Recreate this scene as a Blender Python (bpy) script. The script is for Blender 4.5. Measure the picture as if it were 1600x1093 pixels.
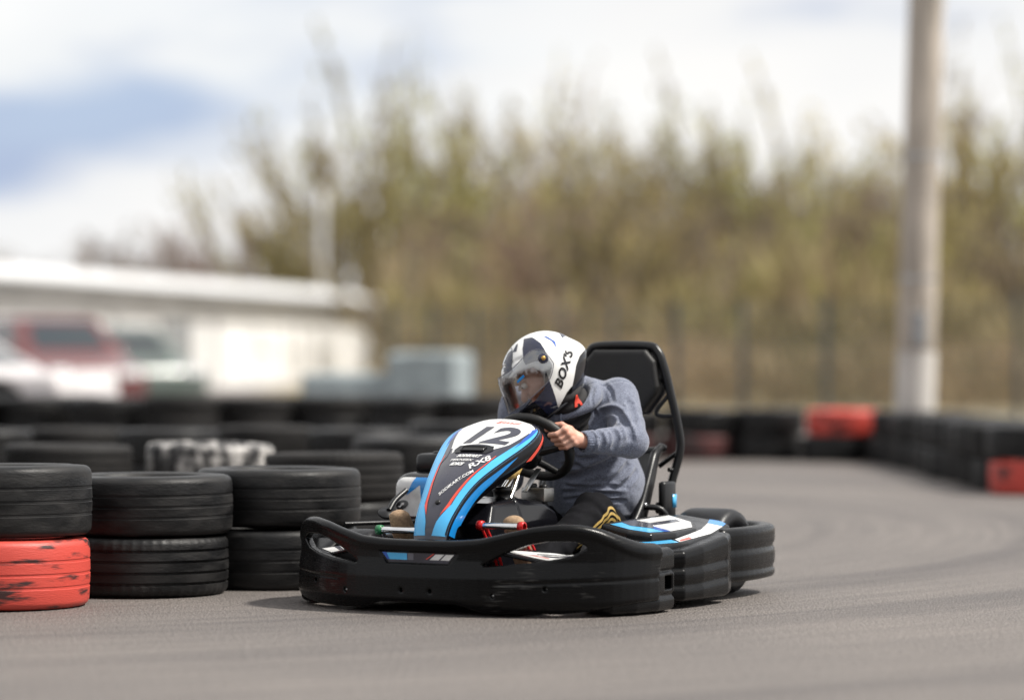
import bpy, bmesh, math, random
import numpy as np
from mathutils import Vector, Matrix

# ------------------------------------------------------------------ scene, camera, sky, sun
for o in list(bpy.data.objects):
    bpy.data.objects.remove(o, do_unlink=True)
sc = bpy.context.scene
COL = sc.collection
R = math.radians
random.seed(7)
rng = np.random.default_rng(11)

cam_d = bpy.data.cameras.new("camera")
cam = bpy.data.objects.new("camera", cam_d)
COL.objects.link(cam)
cam.location = (0, 0, 0.88)
cam.rotation_euler = (R(90 + 0.170), 0, 0)
cam_d.sensor_width = 36.0
cam_d.lens = 110.0
cam_d.clip_start = 0.1
cam_d.clip_end = 3000
cam_d.dof.use_dof = True
cam_d.dof.focus_distance = 11.15
cam_d.dof.aperture_fstop = 1.05
cam_d.dof.aperture_blades = 0
sc.camera = cam

SUN_EL, SUN_AZ = R(54), R(100)           # azimuth clockwise from +Y (the view direction): high on the right
sun_d = bpy.data.lights.new("sun", 'SUN')
sun = bpy.data.objects.new("sun", sun_d)
COL.objects.link(sun)
to_sun = Vector((math.sin(SUN_AZ) * math.cos(SUN_EL), math.cos(SUN_AZ) * math.cos(SUN_EL), math.sin(SUN_EL)))
sun.rotation_euler = to_sun.to_track_quat('Z', 'Y').to_euler()
sun.location = to_sun * 60
sun_d.energy = 3.0
sun_d.angle = R(6)
sun_d.color = (1.0, 0.955, 0.88)

world = bpy.data.worlds.new("World")
sc.world = world
world.use_nodes = True
nt = world.node_tree
nt.nodes.clear()
def wn(t, **k):
    n = nt.nodes.new(t)
    for a, b in k.items(): setattr(n, a, b)
    return n
sky = wn('ShaderNodeTexSky', sky_type='NISHITA', sun_disc=False, sun_elevation=SUN_EL, sun_rotation=SUN_AZ)
sky.dust_density = 0.2; sky.ozone_density = 2.0
tc = wn('ShaderNodeTexCoord')
mp = wn('ShaderNodeMapping'); mp.inputs['Scale'].default_value = (3.2, 3.2, 15.0); mp.inputs['Location'].default_value = (3.1, 0.4, 1.35)
nz = wn('ShaderNodeTexNoise'); nz.inputs['Scale'].default_value = 1.0; nz.inputs['Detail'].default_value = 5.0; nz.inputs['Roughness'].default_value = 0.5
rp = wn('ShaderNodeValToRGB')
rp.color_ramp.elements[0].position = 0.31; rp.color_ramp.elements[0].color = (0.90, 0.90, 0.90, 1)
rp.color_ramp.elements[1].position = 0.47; rp.color_ramp.elements[1].color = (1, 1, 1, 1)
mp2 = wn('ShaderNodeMapping'); mp2.inputs['Scale'].default_value = (5.0, 5.0, 17.0); mp2.inputs['Location'].default_value = (2.55, 2.5, -1.02)
nz2 = wn('ShaderNodeTexNoise'); nz2.inputs['Scale'].default_value = 1.0; nz2.inputs['Detail'].default_value = 6.0
rp2 = wn('ShaderNodeValToRGB')
rp2.color_ramp.elements[0].position = 0.335; rp2.color_ramp.elements[0].color = (2.35, 2.8, 3.75, 1)
rp2.color_ramp.elements[1].position = 0.64; rp2.color_ramp.elements[1].color = (5.2, 5.12, 5.0, 1)
e = rp2.color_ramp.elements.new(0.45); e.color = (4.65, 4.68, 4.72, 1)
mixc = wn('ShaderNodeMix', data_type='RGBA')
bg = wn('ShaderNodeBackground'); bg.inputs['Strength'].default_value = 0.10
out = wn('ShaderNodeOutputWorld')
L = nt.links.new
L(tc.outputs['Generated'], mp.inputs['Vector']); L(mp.outputs['Vector'], nz.inputs['Vector'])
L(tc.outputs['Generated'], mp2.inputs['Vector']); L(mp2.outputs['Vector'], nz2.inputs['Vector'])
L(nz.outputs['Fac'], rp.inputs['Fac']); L(nz2.outputs['Fac'], rp2.inputs['Fac'])
L(rp.outputs['Color'], mixc.inputs['Factor'])
L(sky.outputs['Color'], mixc.inputs[6]); L(rp2.outputs['Color'], mixc.inputs[7])
L(mixc.outputs[2], bg.inputs['Color']); L(bg.outputs['Background'], out.inputs['Surface'])

sc.view_settings.view_transform = 'Standard'
sc.view_settings.look = 'None'
sc.view_settings.exposure = 0.98
sc.view_settings.gamma = 1.0
sc.view_settings.use_curve_mapping = False
sc.cycles.use_denoising = True
sc.cycles.max_bounces = 8
sc.cycles.transparent_max_bounces = 12

# ------------------------------------------------------------------ materials
MATS = {}
def mat(name, col, rough=0.5, metal=0.0, var=0.0, vscale=8.0, bump=0.0, bscale=60.0, spec=0.5, coat=0.0, col2=None,
        stretch=(1, 1, 1), sheen=0.0, alpha=1.0, trans=0.0, lo=0.35, hi=0.65, rvar=0.0, detail=6.0, ior=1.5):
    """Principled material whose colour wanders between col and col2 with a noise of its own."""
    m = bpy.data.materials.new(name); m.use_nodes = True
    t = m.node_tree; b = t.nodes['Principled BSDF']
    b.inputs['Roughness'].default_value = rough
    b.inputs['Metallic'].default_value = metal
    b.inputs['Specular IOR Level'].default_value = spec
    b.inputs['Coat Weight'].default_value = coat
    b.inputs['Coat Roughness'].default_value = 0.08
    b.inputs['Sheen Weight'].default_value = sheen
    b.inputs['Alpha'].default_value = alpha
    b.inputs['Transmission Weight'].default_value = trans
    b.inputs['IOR'].default_value = ior
    c1 = tuple(col) + (1,)
    if col2 is None: col2 = tuple(max(0, c * (1 - var)) for c in col)
    co = t.nodes.new('ShaderNodeTexCoord'); mpn = t.nodes.new('ShaderNodeMapping')
    mpn.inputs['Scale'].default_value = stretch
    t.links.new(co.outputs['Object'], mpn.inputs['Vector'])
    n = t.nodes.new('ShaderNodeTexNoise'); n.inputs['Scale'].default_value = vscale; n.inputs['Detail'].default_value = detail
    t.links.new(mpn.outputs['Vector'], n.inputs['Vector'])
    r = t.nodes.new('ShaderNodeValToRGB')
    r.color_ramp.elements[0].position = lo; r.color_ramp.elements[0].color = tuple(col2) + (1,)
    r.color_ramp.elements[1].position = hi; r.color_ramp.elements[1].color = c1
    t.links.new(n.outputs['Fac'], r.inputs['Fac']); t.links.new(r.outputs['Color'], b.inputs['Base Color'])
    if rvar:
        mr = t.nodes.new('ShaderNodeMapRange'); mr.inputs['To Min'].default_value = max(0.02, rough - rvar); mr.inputs['To Max'].default_value = min(1, rough + rvar)
        mr.inputs['From Min'].default_value = 0.3; mr.inputs['From Max'].default_value = 0.7
        t.links.new(n.outputs['Fac'], mr.inputs['Value']); t.links.new(mr.outputs['Result'], b.inputs['Roughness'])
    if bump:
        n2 = t.nodes.new('ShaderNodeTexNoise'); n2.inputs['Scale'].default_value = bscale; n2.inputs['Detail'].default_value = 4
        t.links.new(mpn.outputs['Vector'], n2.inputs['Vector'])
        bp = t.nodes.new('ShaderNodeBump'); bp.inputs['Strength'].default_value = bump; bp.inputs['Distance'].default_value = 0.004
        t.links.new(n2.outputs['Fac'], bp.inputs['Height']); t.links.new(bp.outputs['Normal'], b.inputs['Normal'])
    MATS[name] = m
    return m

def scuffed(name, base, scuff, stretch, vscale, rough, lo=0.62, hi=0.78):
    """dark moulded plastic with pale scrape marks drawn out along one axis"""
    m = mat(name, scuff, rough=rough, col2=base, stretch=stretch, vscale=vscale, lo=lo, hi=hi, rvar=0.07, bump=0.06, bscale=90, detail=9, spec=0.20)
    # the scrapes come in patches: gate them with a broad noise, and add a few fine long scratches
    t = m.node_tree; ramp = [n for n in t.nodes if n.type == 'VALTORGB'][0]; mpn = [n for n in t.nodes if n.type == 'MAPPING'][0]; fine = [n for n in t.nodes if n.type == 'TEX_NOISE'][0]
    co = [n for n in t.nodes if n.type == 'TEX_COORD'][0]
    broad = t.nodes.new('ShaderNodeTexNoise'); broad.inputs['Scale'].default_value = 5.5; broad.inputs['Detail'].default_value = 5; t.links.new(co.outputs['Object'], broad.inputs['Vector'])
    gate = t.nodes.new('ShaderNodeMapRange'); gate.inputs['From Min'].default_value = 0.28; gate.inputs['From Max'].default_value = 0.70; t.links.new(broad.outputs['Fac'], gate.inputs['Value'])
    mp3 = t.nodes.new('ShaderNodeMapping'); mp3.inputs['Scale'].default_value = (5, 5, 95); mp3.inputs['Rotation'].default_value = (0, R(7), 0); t.links.new(co.outputs['Object'], mp3.inputs['Vector'])
    scr = t.nodes.new('ShaderNodeTexNoise'); scr.inputs['Scale'].default_value = 3.0; scr.inputs['Detail'].default_value = 3; t.links.new(mp3.outputs['Vector'], scr.inputs['Vector'])
    thr = t.nodes.new('ShaderNodeMapRange'); thr.inputs['From Min'].default_value = 0.66; thr.inputs['From Max'].default_value = 0.78; t.links.new(scr.outputs['Fac'], thr.inputs['Value'])
    ad = t.nodes.new('ShaderNodeMath'); ad.operation = 'MULTIPLY_ADD'; ad.inputs[1].default_value = 0.40; t.links.new(thr.outputs['Result'], ad.inputs[0]); t.links.new(fine.outputs['Fac'], ad.inputs[2])
    mu = t.nodes.new('ShaderNodeMath'); mu.operation = 'MULTIPLY'; t.links.new(ad.outputs[0], mu.inputs[0]); t.links.new(gate.outputs['Result'], mu.inputs[1])
    t.links.new(mu.outputs[0], ramp.inputs['Fac'])
    return m

scuffed('bumper_plastic', (0.0032, 0.0032, 0.0036), (0.085, 0.083, 0.080), (3.2, 3.2, 56), 4.2, 0.27, 0.47, 0.80)
mat('black_plastic', (0.007, 0.007, 0.008), 0.26, spec=0.4, var=0.45, vscale=14, bump=0.06, bscale=160, rvar=0.1)
mat('gloss_black', (0.006, 0.006, 0.008), 0.16, spec=0.35, var=0.3, vscale=5, rvar=0.06)
mat('satin_black', (0.009, 0.009, 0.010), 0.33, spec=0.4, var=0.3, vscale=12, bump=0.06, bscale=200)
mat('pad_vinyl', (0.013, 0.0125, 0.0125), 0.5, spec=0.4, var=0.2, vscale=10, bump=0.25, bscale=420)
mat('kart_rubber', (0.012, 0.012, 0.014), 0.42, spec=0.35, var=0.35, vscale=16, bump=0.15, bscale=140)
mat('white_paint', (0.80, 0.80, 0.79), 0.28, var=0.22, vscale=16, coat=0.4, rvar=0.08)
mat('light_blue', (0.060, 0.43, 0.80), 0.27, var=0.12, vscale=12, coat=0.4)
mat('mid_blue', (0.008, 0.25, 0.68), 0.27, var=0.12, vscale=12, coat=0.4)
mat('deep_blue', (0.010, 0.085, 0.42), 0.27, var=0.12, vscale=12, coat=0.4)
mat('navy_print', (0.032, 0.032, 0.052), 0.24, var=0.35, vscale=7, coat=0.5, rvar=0.1)
mat('red_print', (0.72, 0.065, 0.035), 0.3, var=0.1, vscale=12, coat=0.3)
mat('grey_print', (0.13, 0.13, 0.16), 0.3, var=0.1)
mat('chrome', (0.78, 0.78, 0.78), 0.16, 1.0, var=0.12, vscale=30)
mat('steel', (0.52, 0.53, 0.54), 0.34, 1.0, var=0.35, vscale=25, bump=0.1)
mat('alloy', (0.45, 0.44, 0.42), 0.4, 1.0, var=0.4, vscale=18, bump=0.15)
mat('red_anodised', (0.62, 0.012, 0.014), 0.3, 0.25, var=0.3, vscale=20)
mat('green_plastic', (0.02, 0.16, 0.06), 0.4)
mat('yellow_foam', (0.60, 0.40, 0.13), 0.7, var=0.3, vscale=20, bump=0.2)
mat('skin', (0.64, 0.375, 0.285), 0.48, col2=(0.55, 0.255, 0.175), vscale=30, bump=0.16, bscale=260, spec=0.4)
mat('eye_white', (0.75, 0.72, 0.68), 0.2); mat('iris', (0.05, 0.04, 0.03), 0.2)
mat('hoodie_cloth', (0.245, 0.268, 0.342), 0.9, col2=(0.078, 0.088, 0.128), vscale=190, lo=0.30, hi=0.72, bump=0.45, bscale=330, sheen=0.35, spec=0.2, stretch=(1, 1, 1.8), detail=3)
mat('hoodie_rib', (0.19, 0.212, 0.285), 0.9, col2=(0.062, 0.072, 0.108), vscale=260, bump=0.5, bscale=420, sheen=0.3, spec=0.2, stretch=(1, 1, 0.4))
mat('cord', (0.22, 0.25, 0.33), 0.85)
mat('trouser_cloth', (0.008, 0.008, 0.010), 0.85, var=0.35, vscale=40, bump=0.3, bscale=260, sheen=0.0, spec=0.1)
mat('gold_stripe', (0.46, 0.31, 0.085), 0.55, var=0.3, vscale=60)
mat('tan_knit', (0.40, 0.27, 0.165), 0.85, col2=(0.26, 0.17, 0.10), vscale=120, bump=0.5, bscale=260)
mat('balaclava', (0.012, 0.011, 0.012), 0.8, bump=0.3, bscale=200)
mat('helmet_white', (0.84, 0.84, 0.82), 0.16, var=0.06, vscale=9, coat=0.6)
mat('helmet_navy', (0.018, 0.022, 0.052), 0.14, var=0.4, vscale=10, coat=0.6)
mat('helmet_black', (0.010, 0.010, 0.013), 0.2, var=0.3, vscale=10, coat=0.4)
mat('brass', (0.55, 0.33, 0.10), 0.35, 0.9)
mat('tyre_black', (0.027, 0.0255, 0.025), 0.52, spec=0.32, col2=(0.0055, 0.0055, 0.006), vscale=6.5, bump=0.35, bscale=46, lo=0.42, hi=0.80, rvar=0.15, stretch=(1, 1, 3))
mat('tyre_dusty', (0.026, 0.024, 0.023), 0.7, spec=0.25, col2=(0.010, 0.0095, 0.0095), vscale=5.5, bump=0.35, bscale=46, lo=0.3, hi=0.75, stretch=(1, 1, 3))
mat('tyre_red', (0.54, 0.062, 0.044), 0.5, col2=(0.045, 0.018, 0.017), vscale=6.0, bump=0.3, bscale=46, lo=0.36, hi=0.45, stretch=(1, 1, 5))
mat('tyre_red_worn', (0.085, 0.020, 0.019), 0.6, col2=(0.03, 0.024, 0.024), vscale=5.0, bump=0.3, bscale=46, lo=0.42, hi=0.58, stretch=(1, 1, 4))
mat('tyre_white_worn', (0.46, 0.44, 0.42), 0.6, col2=(0.022, 0.021, 0.022), vscale=14.0, bump=0.3, bscale=46, lo=0.46, hi=0.60, stretch=(1, 1, 0.5))
mat('bank_earth', (0.25, 0.20, 0.12), 0.95, col2=(0.16, 0.14, 0.075), vscale=0.35, bump=0.5, bscale=3)
mat('dry_grass', (0.36, 0.27, 0.165), 0.9, col2=(0.19, 0.165, 0.085), vscale=0.25, lo=0.4, hi=0.6)
mat('bramble', (0.30, 0.265, 0.105), 0.9, col2=(0.30, 0.225, 0.145), vscale=0.3)
mat('bark', (0.22, 0.175, 0.135), 0.9, var=0.45, vscale=3, bump=0.5, bscale=12)
mat('bark_pale', (0.33, 0.28, 0.24), 0.9, var=0.4, vscale=2)
mat('leaf_olive', (0.40, 0.345, 0.135), 0.75, col2=(0.27, 0.235, 0.095), vscale=0.9)
mat('leaf_bright', (0.50, 0.44, 0.16), 0.75, col2=(0.34, 0.30, 0.11), vscale=0.9)
mat('leaf_brown', (0.28, 0.205, 0.14), 0.85, col2=(0.19, 0.14, 0.10), vscale=0.8)
mat('leaf_grey', (0.42, 0.345, 0.24), 0.85, col2=(0.28, 0.225, 0.15), vscale=0.8)
mat('leaf_dark', (0.055, 0.060, 0.022), 0.8, col2=(0.035, 0.040, 0.016), vscale=0.9)
for nm_ in ('leaf_olive', 'leaf_bright', 'leaf_brown', 'leaf_grey', 'leaf_dark', 'dry_grass', 'bramble'):      # light shines through thin leaves
    t = MATS[nm_].node_tree; b = t.nodes['Principled BSDF']; o_ = [n for n in t.nodes if n.type == 'OUTPUT_MATERIAL'][0]
    if nm_.startswith('leaf'):                        # every tree its own tint
        oi = t.nodes.new('ShaderNodeObjectInfo'); hs = t.nodes.new('ShaderNodeHueSaturation'); mv = t.nodes.new('ShaderNodeMapRange'); mv.inputs['To Min'].default_value = 0.80; mv.inputs['To Max'].default_value = 1.45
        mh = t.nodes.new('ShaderNodeMapRange'); mh.inputs['To Min'].default_value = 0.475; mh.inputs['To Max'].default_value = 0.525; pw = t.nodes.new('ShaderNodeMath'); pw.operation = 'FRACT'; pm = t.nodes.new('ShaderNodeMath'); pm.operation = 'MULTIPLY'; pm.inputs[1].default_value = 7.31
        t.links.new(oi.outputs['Random'], mv.inputs['Value']); t.links.new(oi.outputs['Random'], pm.inputs[0]); t.links.new(pm.outputs[0], pw.inputs[0]); t.links.new(pw.outputs[0], mh.inputs['Value'])
        src_ = b.inputs['Base Color'].links[0].from_socket; t.links.new(src_, hs.inputs['Color']); t.links.new(mv.outputs['Result'], hs.inputs['Value']); t.links.new(mh.outputs['Result'], hs.inputs['Hue']); t.links.new(hs.outputs['Color'], b.inputs['Base Color'])
    tl_ = t.nodes.new('ShaderNodeBsdfTranslucent'); ms_ = t.nodes.new('ShaderNodeMixShader'); ms_.inputs[0].default_value = 0.45
    t.links.new(b.inputs['Base Color'].links[0].from_socket, tl_.inputs['Color']); t.links.new(b.outputs[0], ms_.inputs[1]); t.links.new(tl_.outputs[0], ms_.inputs[2]); t.links.new(ms_.outputs[0], o_.inputs[0])
mat('hall_wall', (0.86, 0.85, 0.84), 0.55, var=0.12, vscale=0.35)
mat('hall_roof', (0.82, 0.82, 0.82), 0.4, var=0.08, vscale=0.3)
mat('hall_fascia', (0.45, 0.44, 0.43), 0.6, var=0.2, vscale=0.5)
mat('door_grey', (0.30, 0.31, 0.32), 0.5, var=0.2, vscale=1)
mat('glass_dark', (0.035, 0.042, 0.045), 0.08, coat=0.3)
mat('car_red', (0.13, 0.032, 0.030), 0.25, coat=0.6, var=0.1)
mat('car_white', (0.66, 0.62, 0.62), 0.25, coat=0.6, var=0.1)
mat('car_green', (0.10, 0.125, 0.11), 0.3, coat=0.5)
mat('tarp', (0.30, 0.345, 0.36), 0.6, var=0.25, vscale=3, bump=0.3, bscale=7)
mat('lamp_clear', (0.8, 0.8, 0.8), 0.1, coat=0.5)
mat('lamp_red', (0.5, 0.02, 0.02), 0.15, coat=0.5)
mat('fence_steel', (0.10, 0.11, 0.115), 0.55, 0.2, var=0.2)
mat('concrete', (0.50, 0.44, 0.375), 0.85, var=0.38, vscale=2.6, stretch=(2, 2, 0.6), bump=0.3, bscale=30)
mat('whitewash', (0.60, 0.57, 0.53), 0.8, var=0.2, vscale=3)

# tinted clear polycarbonate of the visor
m = bpy.data.materials.new('visor_clear'); m.use_nodes = True; t = m.node_tree; t.nodes.clear()
tr = t.nodes.new('ShaderNodeBsdfTransparent'); tr.inputs['Color'].default_value = (0.86, 0.87, 0.89, 1)
gl = t.nodes.new('ShaderNodeBsdfGlossy'); gl.inputs['Roughness'].default_value = 0.12; gl.inputs['Color'].default_value = (1, 1, 1, 1)
fr0 = t.nodes.new('ShaderNodeFresnel'); fr0.inputs['IOR'].default_value = 1.6
fr = t.nodes.new('ShaderNodeMath'); fr.operation = 'ADD'; fr.inputs[1].default_value = 0.13; t.links.new(fr0.outputs[0], fr.inputs[0])
mx = t.nodes.new('ShaderNodeMixShader'); oo = t.nodes.new('ShaderNodeOutputMaterial')
t.links.new(fr.outputs[0], mx.inputs[0]); t.links.new(tr.outputs[0], mx.inputs[1]); t.links.new(gl.outputs[0], mx.inputs[2]); t.links.new(mx.outputs[0], oo.inputs[0])
MATS['visor_clear'] = m

# asphalt: aggregate, patches of polish, long dark arcs of tyre rubber along the driving line
m = bpy.data.materials.new('asphalt'); m.use_nodes = True; t = m.node_tree; b = t.nodes['Principled BSDF']
co = t.nodes.new('ShaderNodeTexCoord')
def tn(kind, **k):
    n = t.nodes.new(kind)
    for a, v in k.items(): n.inputs[a].default_value = v
    return n
agg = tn('ShaderNodeTexNoise', Scale=62.0, Detail=5.0, Roughness=0.8)
patch = tn('ShaderNodeTexNoise', Scale=0.55, Detail=5.0, Roughness=0.6)
rub = tn('ShaderNodeTexNoise', Scale=1.0, Detail=4.0)
# arcs round the inside of the corner: noise over (radius, angle) about the tyre island
sp = t.nodes.new('ShaderNodeVectorMath'); sp.operation = 'SUBTRACT'; sp.inputs[1].default_value = (-4.5, 17.0, 0)
ln_ = t.nodes.new('ShaderNodeVectorMath'); ln_.operation = 'LENGTH'; sx_n = t.nodes.new('ShaderNodeSeparateXYZ'); at_ = t.nodes.new('ShaderNodeMath'); at_.operation = 'ARCTAN2'
cmb = t.nodes.new('ShaderNodeCombineXYZ'); mpr = t.nodes.new('ShaderNodeMapping'); mpr.inputs['Scale'].default_value = (2.3, 0.8, 1)
t.links.new(co.outputs['Object'], sp.inputs[0]); t.links.new(sp.outputs[0], ln_.inputs[0]); t.links.new(sp.outputs[0], sx_n.inputs[0]); t.links.new(sx_n.outputs[1], at_.inputs[0]); t.links.new(sx_n.outputs[0], at_.inputs[1])
t.links.new(ln_.outputs['Value'], cmb.inputs[0]); t.links.new(at_.outputs[0], cmb.inputs[1])
grit = tn('ShaderNodeTexVoronoi', Scale=105.0)
for n in (agg, patch, grit): t.links.new(co.outputs['Object'], n.inputs['Vector'])
t.links.new(cmb.outputs[0], mpr.inputs['Vector']); t.links.new(mpr.outputs['Vector'], rub.inputs['Vector'])
r1 = t.nodes.new('ShaderNodeValToRGB'); r1.color_ramp.elements[0].position = 0.30; r1.color_ramp.elements[0].color = (0.050, 0.043, 0.039, 1)
r1.color_ramp.elements[1].position = 0.72; r1.color_ramp.elements[1].color = (0.290, 0.258, 0.238, 1)
t.links.new(agg.outputs['Fac'], r1.inputs['Fac'])
r2 = t.nodes.new('ShaderNodeValToRGB'); r2.color_ramp.elements[0].position = 0.3; r2.color_ramp.elements[0].color = (0.80, 0.80, 0.81, 1)
r2.color_ramp.elements[1].position = 0.7; r2.color_ramp.elements[1].color = (1.05, 1.04, 1.03, 1)
t.links.new(patch.outputs['Fac'], r2.inputs['Fac'])
r3 = t.nodes.new('ShaderNodeValToRGB'); r3.color_ramp.elements[0].position = 0.34; r3.color_ramp.elements[0].color = (0.70, 0.70, 0.72, 1)
r3.color_ramp.elements[1].position = 0.50; r3.color_ramp.elements[1].color = (1, 1, 1, 1)
t.links.new(rub.outputs['Fac'], r3.inputs['Fac'])
m1 = t.nodes.new('ShaderNodeMix'); m1.data_type = 'RGBA'; m1.blend_type = 'MULTIPLY'; m1.inputs[0].default_value = 1
m2 = t.nodes.new('ShaderNodeMix'); m2.data_type = 'RGBA'; m2.blend_type = 'MULTIPLY'; m2.inputs[0].default_value = 1
t.links.new(r1.outputs['Color'], m1.inputs[6]); t.links.new(r2.outputs['Color'], m1.inputs[7])
t.links.new(m1.outputs[2], m2.inputs[6]); t.links.new(r3.outputs['Color'], m2.inputs[7])
st = tn('ShaderNodeTexNoise', Scale=1.0, Detail=6.0, Roughness=0.7); mps = t.nodes.new('ShaderNodeMapping'); mps.inputs['Scale'].default_value = (22.0, 5.0, 1)
t.links.new(cmb.outputs[0], mps.inputs['Vector']); t.links.new(mps.outputs['Vector'], st.inputs['Vector'])
r4 = t.nodes.new('ShaderNodeValToRGB'); r4.color_ramp.elements[0].position = 0.32; r4.color_ramp.elements[0].color = (0.74, 0.74, 0.75, 1); r4.color_ramp.elements[1].position = 0.66; r4.color_ramp.elements[1].color = (1.1, 1.1, 1.09, 1)
t.links.new(st.outputs['Fac'], r4.inputs['Fac'])
m3 = t.nodes.new('ShaderNodeMix'); m3.data_type = 'RGBA'; m3.blend_type = 'MULTIPLY'; m3.inputs[0].default_value = 1
t.links.new(m2.outputs[2], m3.inputs[6]); t.links.new(r4.outputs['Color'], m3.inputs[7])
t.links.new(m3.outputs[2], b.inputs['Base Color'])
b.inputs['Roughness'].default_value = 0.62; b.inputs['Specular IOR Level'].default_value = 0.5
bp = t.nodes.new('ShaderNodeBump'); bp.inputs['Strength'].default_value = 0.8; bp.inputs['Distance'].default_value = 0.009
t.links.new(grit.outputs['Distance'], bp.inputs['Height']); t.links.new(bp.outputs['Normal'], b.inputs['Normal'])
MATS['asphalt'] = m

# ------------------------------------------------------------------ object helpers
def link(name, me, material=None, parent=None, smooth=True):
    o = bpy.data.objects.new(name, me); COL.objects.link(o)
    if material: me.materials.append(MATS[material])
    if smooth and len(me.polygons): me.polygons.foreach_set('use_smooth', [True] * len(me.polygons))
    if parent is not None: o.parent = parent
    return o
def mk(name, verts, faces, material, parent=None, smooth=True, mirror=False, shift=None):
    verts = np.asarray(verts, float).copy()
    if mirror:
        verts[:, 0] *= -1; faces = [tuple(reversed(tuple(f))) for f in faces]
    if shift is not None: verts = verts - np.asarray(shift)
    me = bpy.data.meshes.new(name)
    me.from_pydata([tuple(v) for v in verts], [], [tuple(int(i) for i in f) for f in faces]); me.update()
    return link(name, me, material, parent, smooth)
def from_bm(name, bm, material, parent=None, smooth=False):
    me = bpy.data.meshes.new(name); bm.to_mesh(me); bm.free()
    return link(name, me, material, parent, smooth)
def empty(name, loc, rz=0.0):
    o = bpy.data.objects.new(name, None); COL.objects.link(o); o.location = loc; o.rotation_euler = (0, 0, rz); o.empty_display_size = 0.2
    return o
def tag(o, label, cat, group=None):
    o['label'] = label; o['category'] = cat
    if group: o['group'] = group
    return o
def autosmooth(o, ang=35):
    me = o.data
    try: me.set_sharp_from_angle(angle=R(ang))
    except Exception: pass
    return o

def catmull(pts, n=8, closed=False):
    P = [np.array(p, float) for p in pts]; out = []
    m = len(P); rng_ = range(m if closed else m - 1)
    for i in rng_:
        p0 = P[(i - 1) % m] if closed or i > 0 else 2 * P[0] - P[1]
        p1, p2 = P[i], P[(i + 1) % m]
        p3 = P[(i + 2) % m] if closed or i + 2 < m else 2 * P[-1] - P[-2]
        for k in range(n):
            t = k / n
            out.append(0.5 * ((2 * p1) + (-p0 + p2) * t + (2 * p0 - 5 * p1 + 4 * p2 - p3) * t * t + (-p0 + 3 * p1 - 3 * p2 + p3) * t ** 3))
    if not closed: out.append(P[-1])
    return np.array(out)
def tube_geo(pts, rad, seg=10, closed=False, caps=True):
    P = np.asarray(pts, float); n = len(P)
    rad = np.full(n, rad) if np.isscalar(rad) else np.asarray(rad, float)
    T = np.zeros_like(P)
    for i in range(n):
        a = P[(i + 1) % n] if closed or i < n - 1 else P[i]
        b_ = P[(i - 1) % n] if closed or i > 0 else P[i]
        T[i] = (a - b_) / (np.linalg.norm(a - b_) + 1e-12)
    ref = np.array([0, 0, 1.0]) if abs(T[0][2]) < 0.9 else np.array([1.0, 0, 0])
    N = np.cross(T[0], ref); N /= np.linalg.norm(N)
    V = []; F = []
    ang = np.linspace(0, 2 * np.pi, seg, endpoint=False)
    for i in range(n):
        if i:
            N = N - T[i] * np.dot(N, T[i]); N /= np.linalg.norm(N) + 1e-12
        B = np.cross(T[i], N)
        for a in ang: V.append(P[i] + rad[i] * (np.cos(a) * N + np.sin(a) * B))
    for i in range(n if closed else n - 1):
        j = (i + 1) % n
        for k in range(seg):
            l = (k + 1) % seg
            F.append((i * seg + k, i * seg + l, j * seg + l, j * seg + k))
    if caps and not closed:
        F.append(tuple(range(seg))[::-1]); F.append(tuple((n - 1) * seg + k for k in range(seg)))
    return np.array(V), [f[::-1] for f in F]
def merge(*geos):
    V = []; F = []; o = 0
    for v, f in geos:
        V.append(np.asarray(v)); F += [tuple(i + o for i in ff) for ff in f]; o += len(v)
    return np.concatenate(V), F
def tube(name, pts, rad, material, parent, seg=12, smooth_n=0, closed=False):
    if smooth_n: pts = catmull(pts, smooth_n, closed)
    v, f = tube_geo(pts, rad, seg, closed)
    return autosmooth(mk(name, v, f, material, parent), 50)
def lathe_geo(prof, seg=32, axis='z', closed=False):
    """prof: list of (radius, height)"""
    V = []; F = []; n = len(prof)
    for k in range(seg):
        a = 2 * math.pi * k / seg
        for r_, h_ in prof:
            c, s_ = r_ * math.cos(a), r_ * math.sin(a)
            V.append((c, s_, h_) if axis == 'z' else (h_, c, s_))
    for k in range(seg):
        l = (k + 1) % seg
        for i in range(n if closed else n - 1):
            j = (i + 1) % n
            F.append((k * n + i, l * n + i, l * n + j, k * n + j))
    return np.array(V), F
def box_geo(size, loc=(0, 0, 0), rot=None, bevel=0.0, seg=2):
    bm = bmesh.new(); bmesh.ops.create_cube(bm, size=1.0)
    for v in bm.verts: v.co = Vector((v.co.x * size[0], v.co.y * size[1], v.co.z * size[2]))
    if bevel: bmesh.ops.bevel(bm, geom=bm.edges[:] + bm.verts[:], offset=bevel, segments=seg, profile=0.5, affect='EDGES')
    M = Matrix.Translation(loc) @ (rot.to_4x4() if rot is not None else Matrix.Identity(4))
    bmesh.ops.transform(bm, matrix=M, verts=bm.verts)
    bm.verts.index_update()
    V = np.array([v.co[:] for v in bm.verts]); F = [tuple(v.index for v in f.verts) for f in bm.faces]; bm.free()
    return V, F
def box(name, size, loc, material, parent, bevel=0.004, rot=None):
    v, f = box_geo(size, loc, rot, bevel)
    return autosmooth(mk(name, v, f, material, parent), 40)
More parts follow.
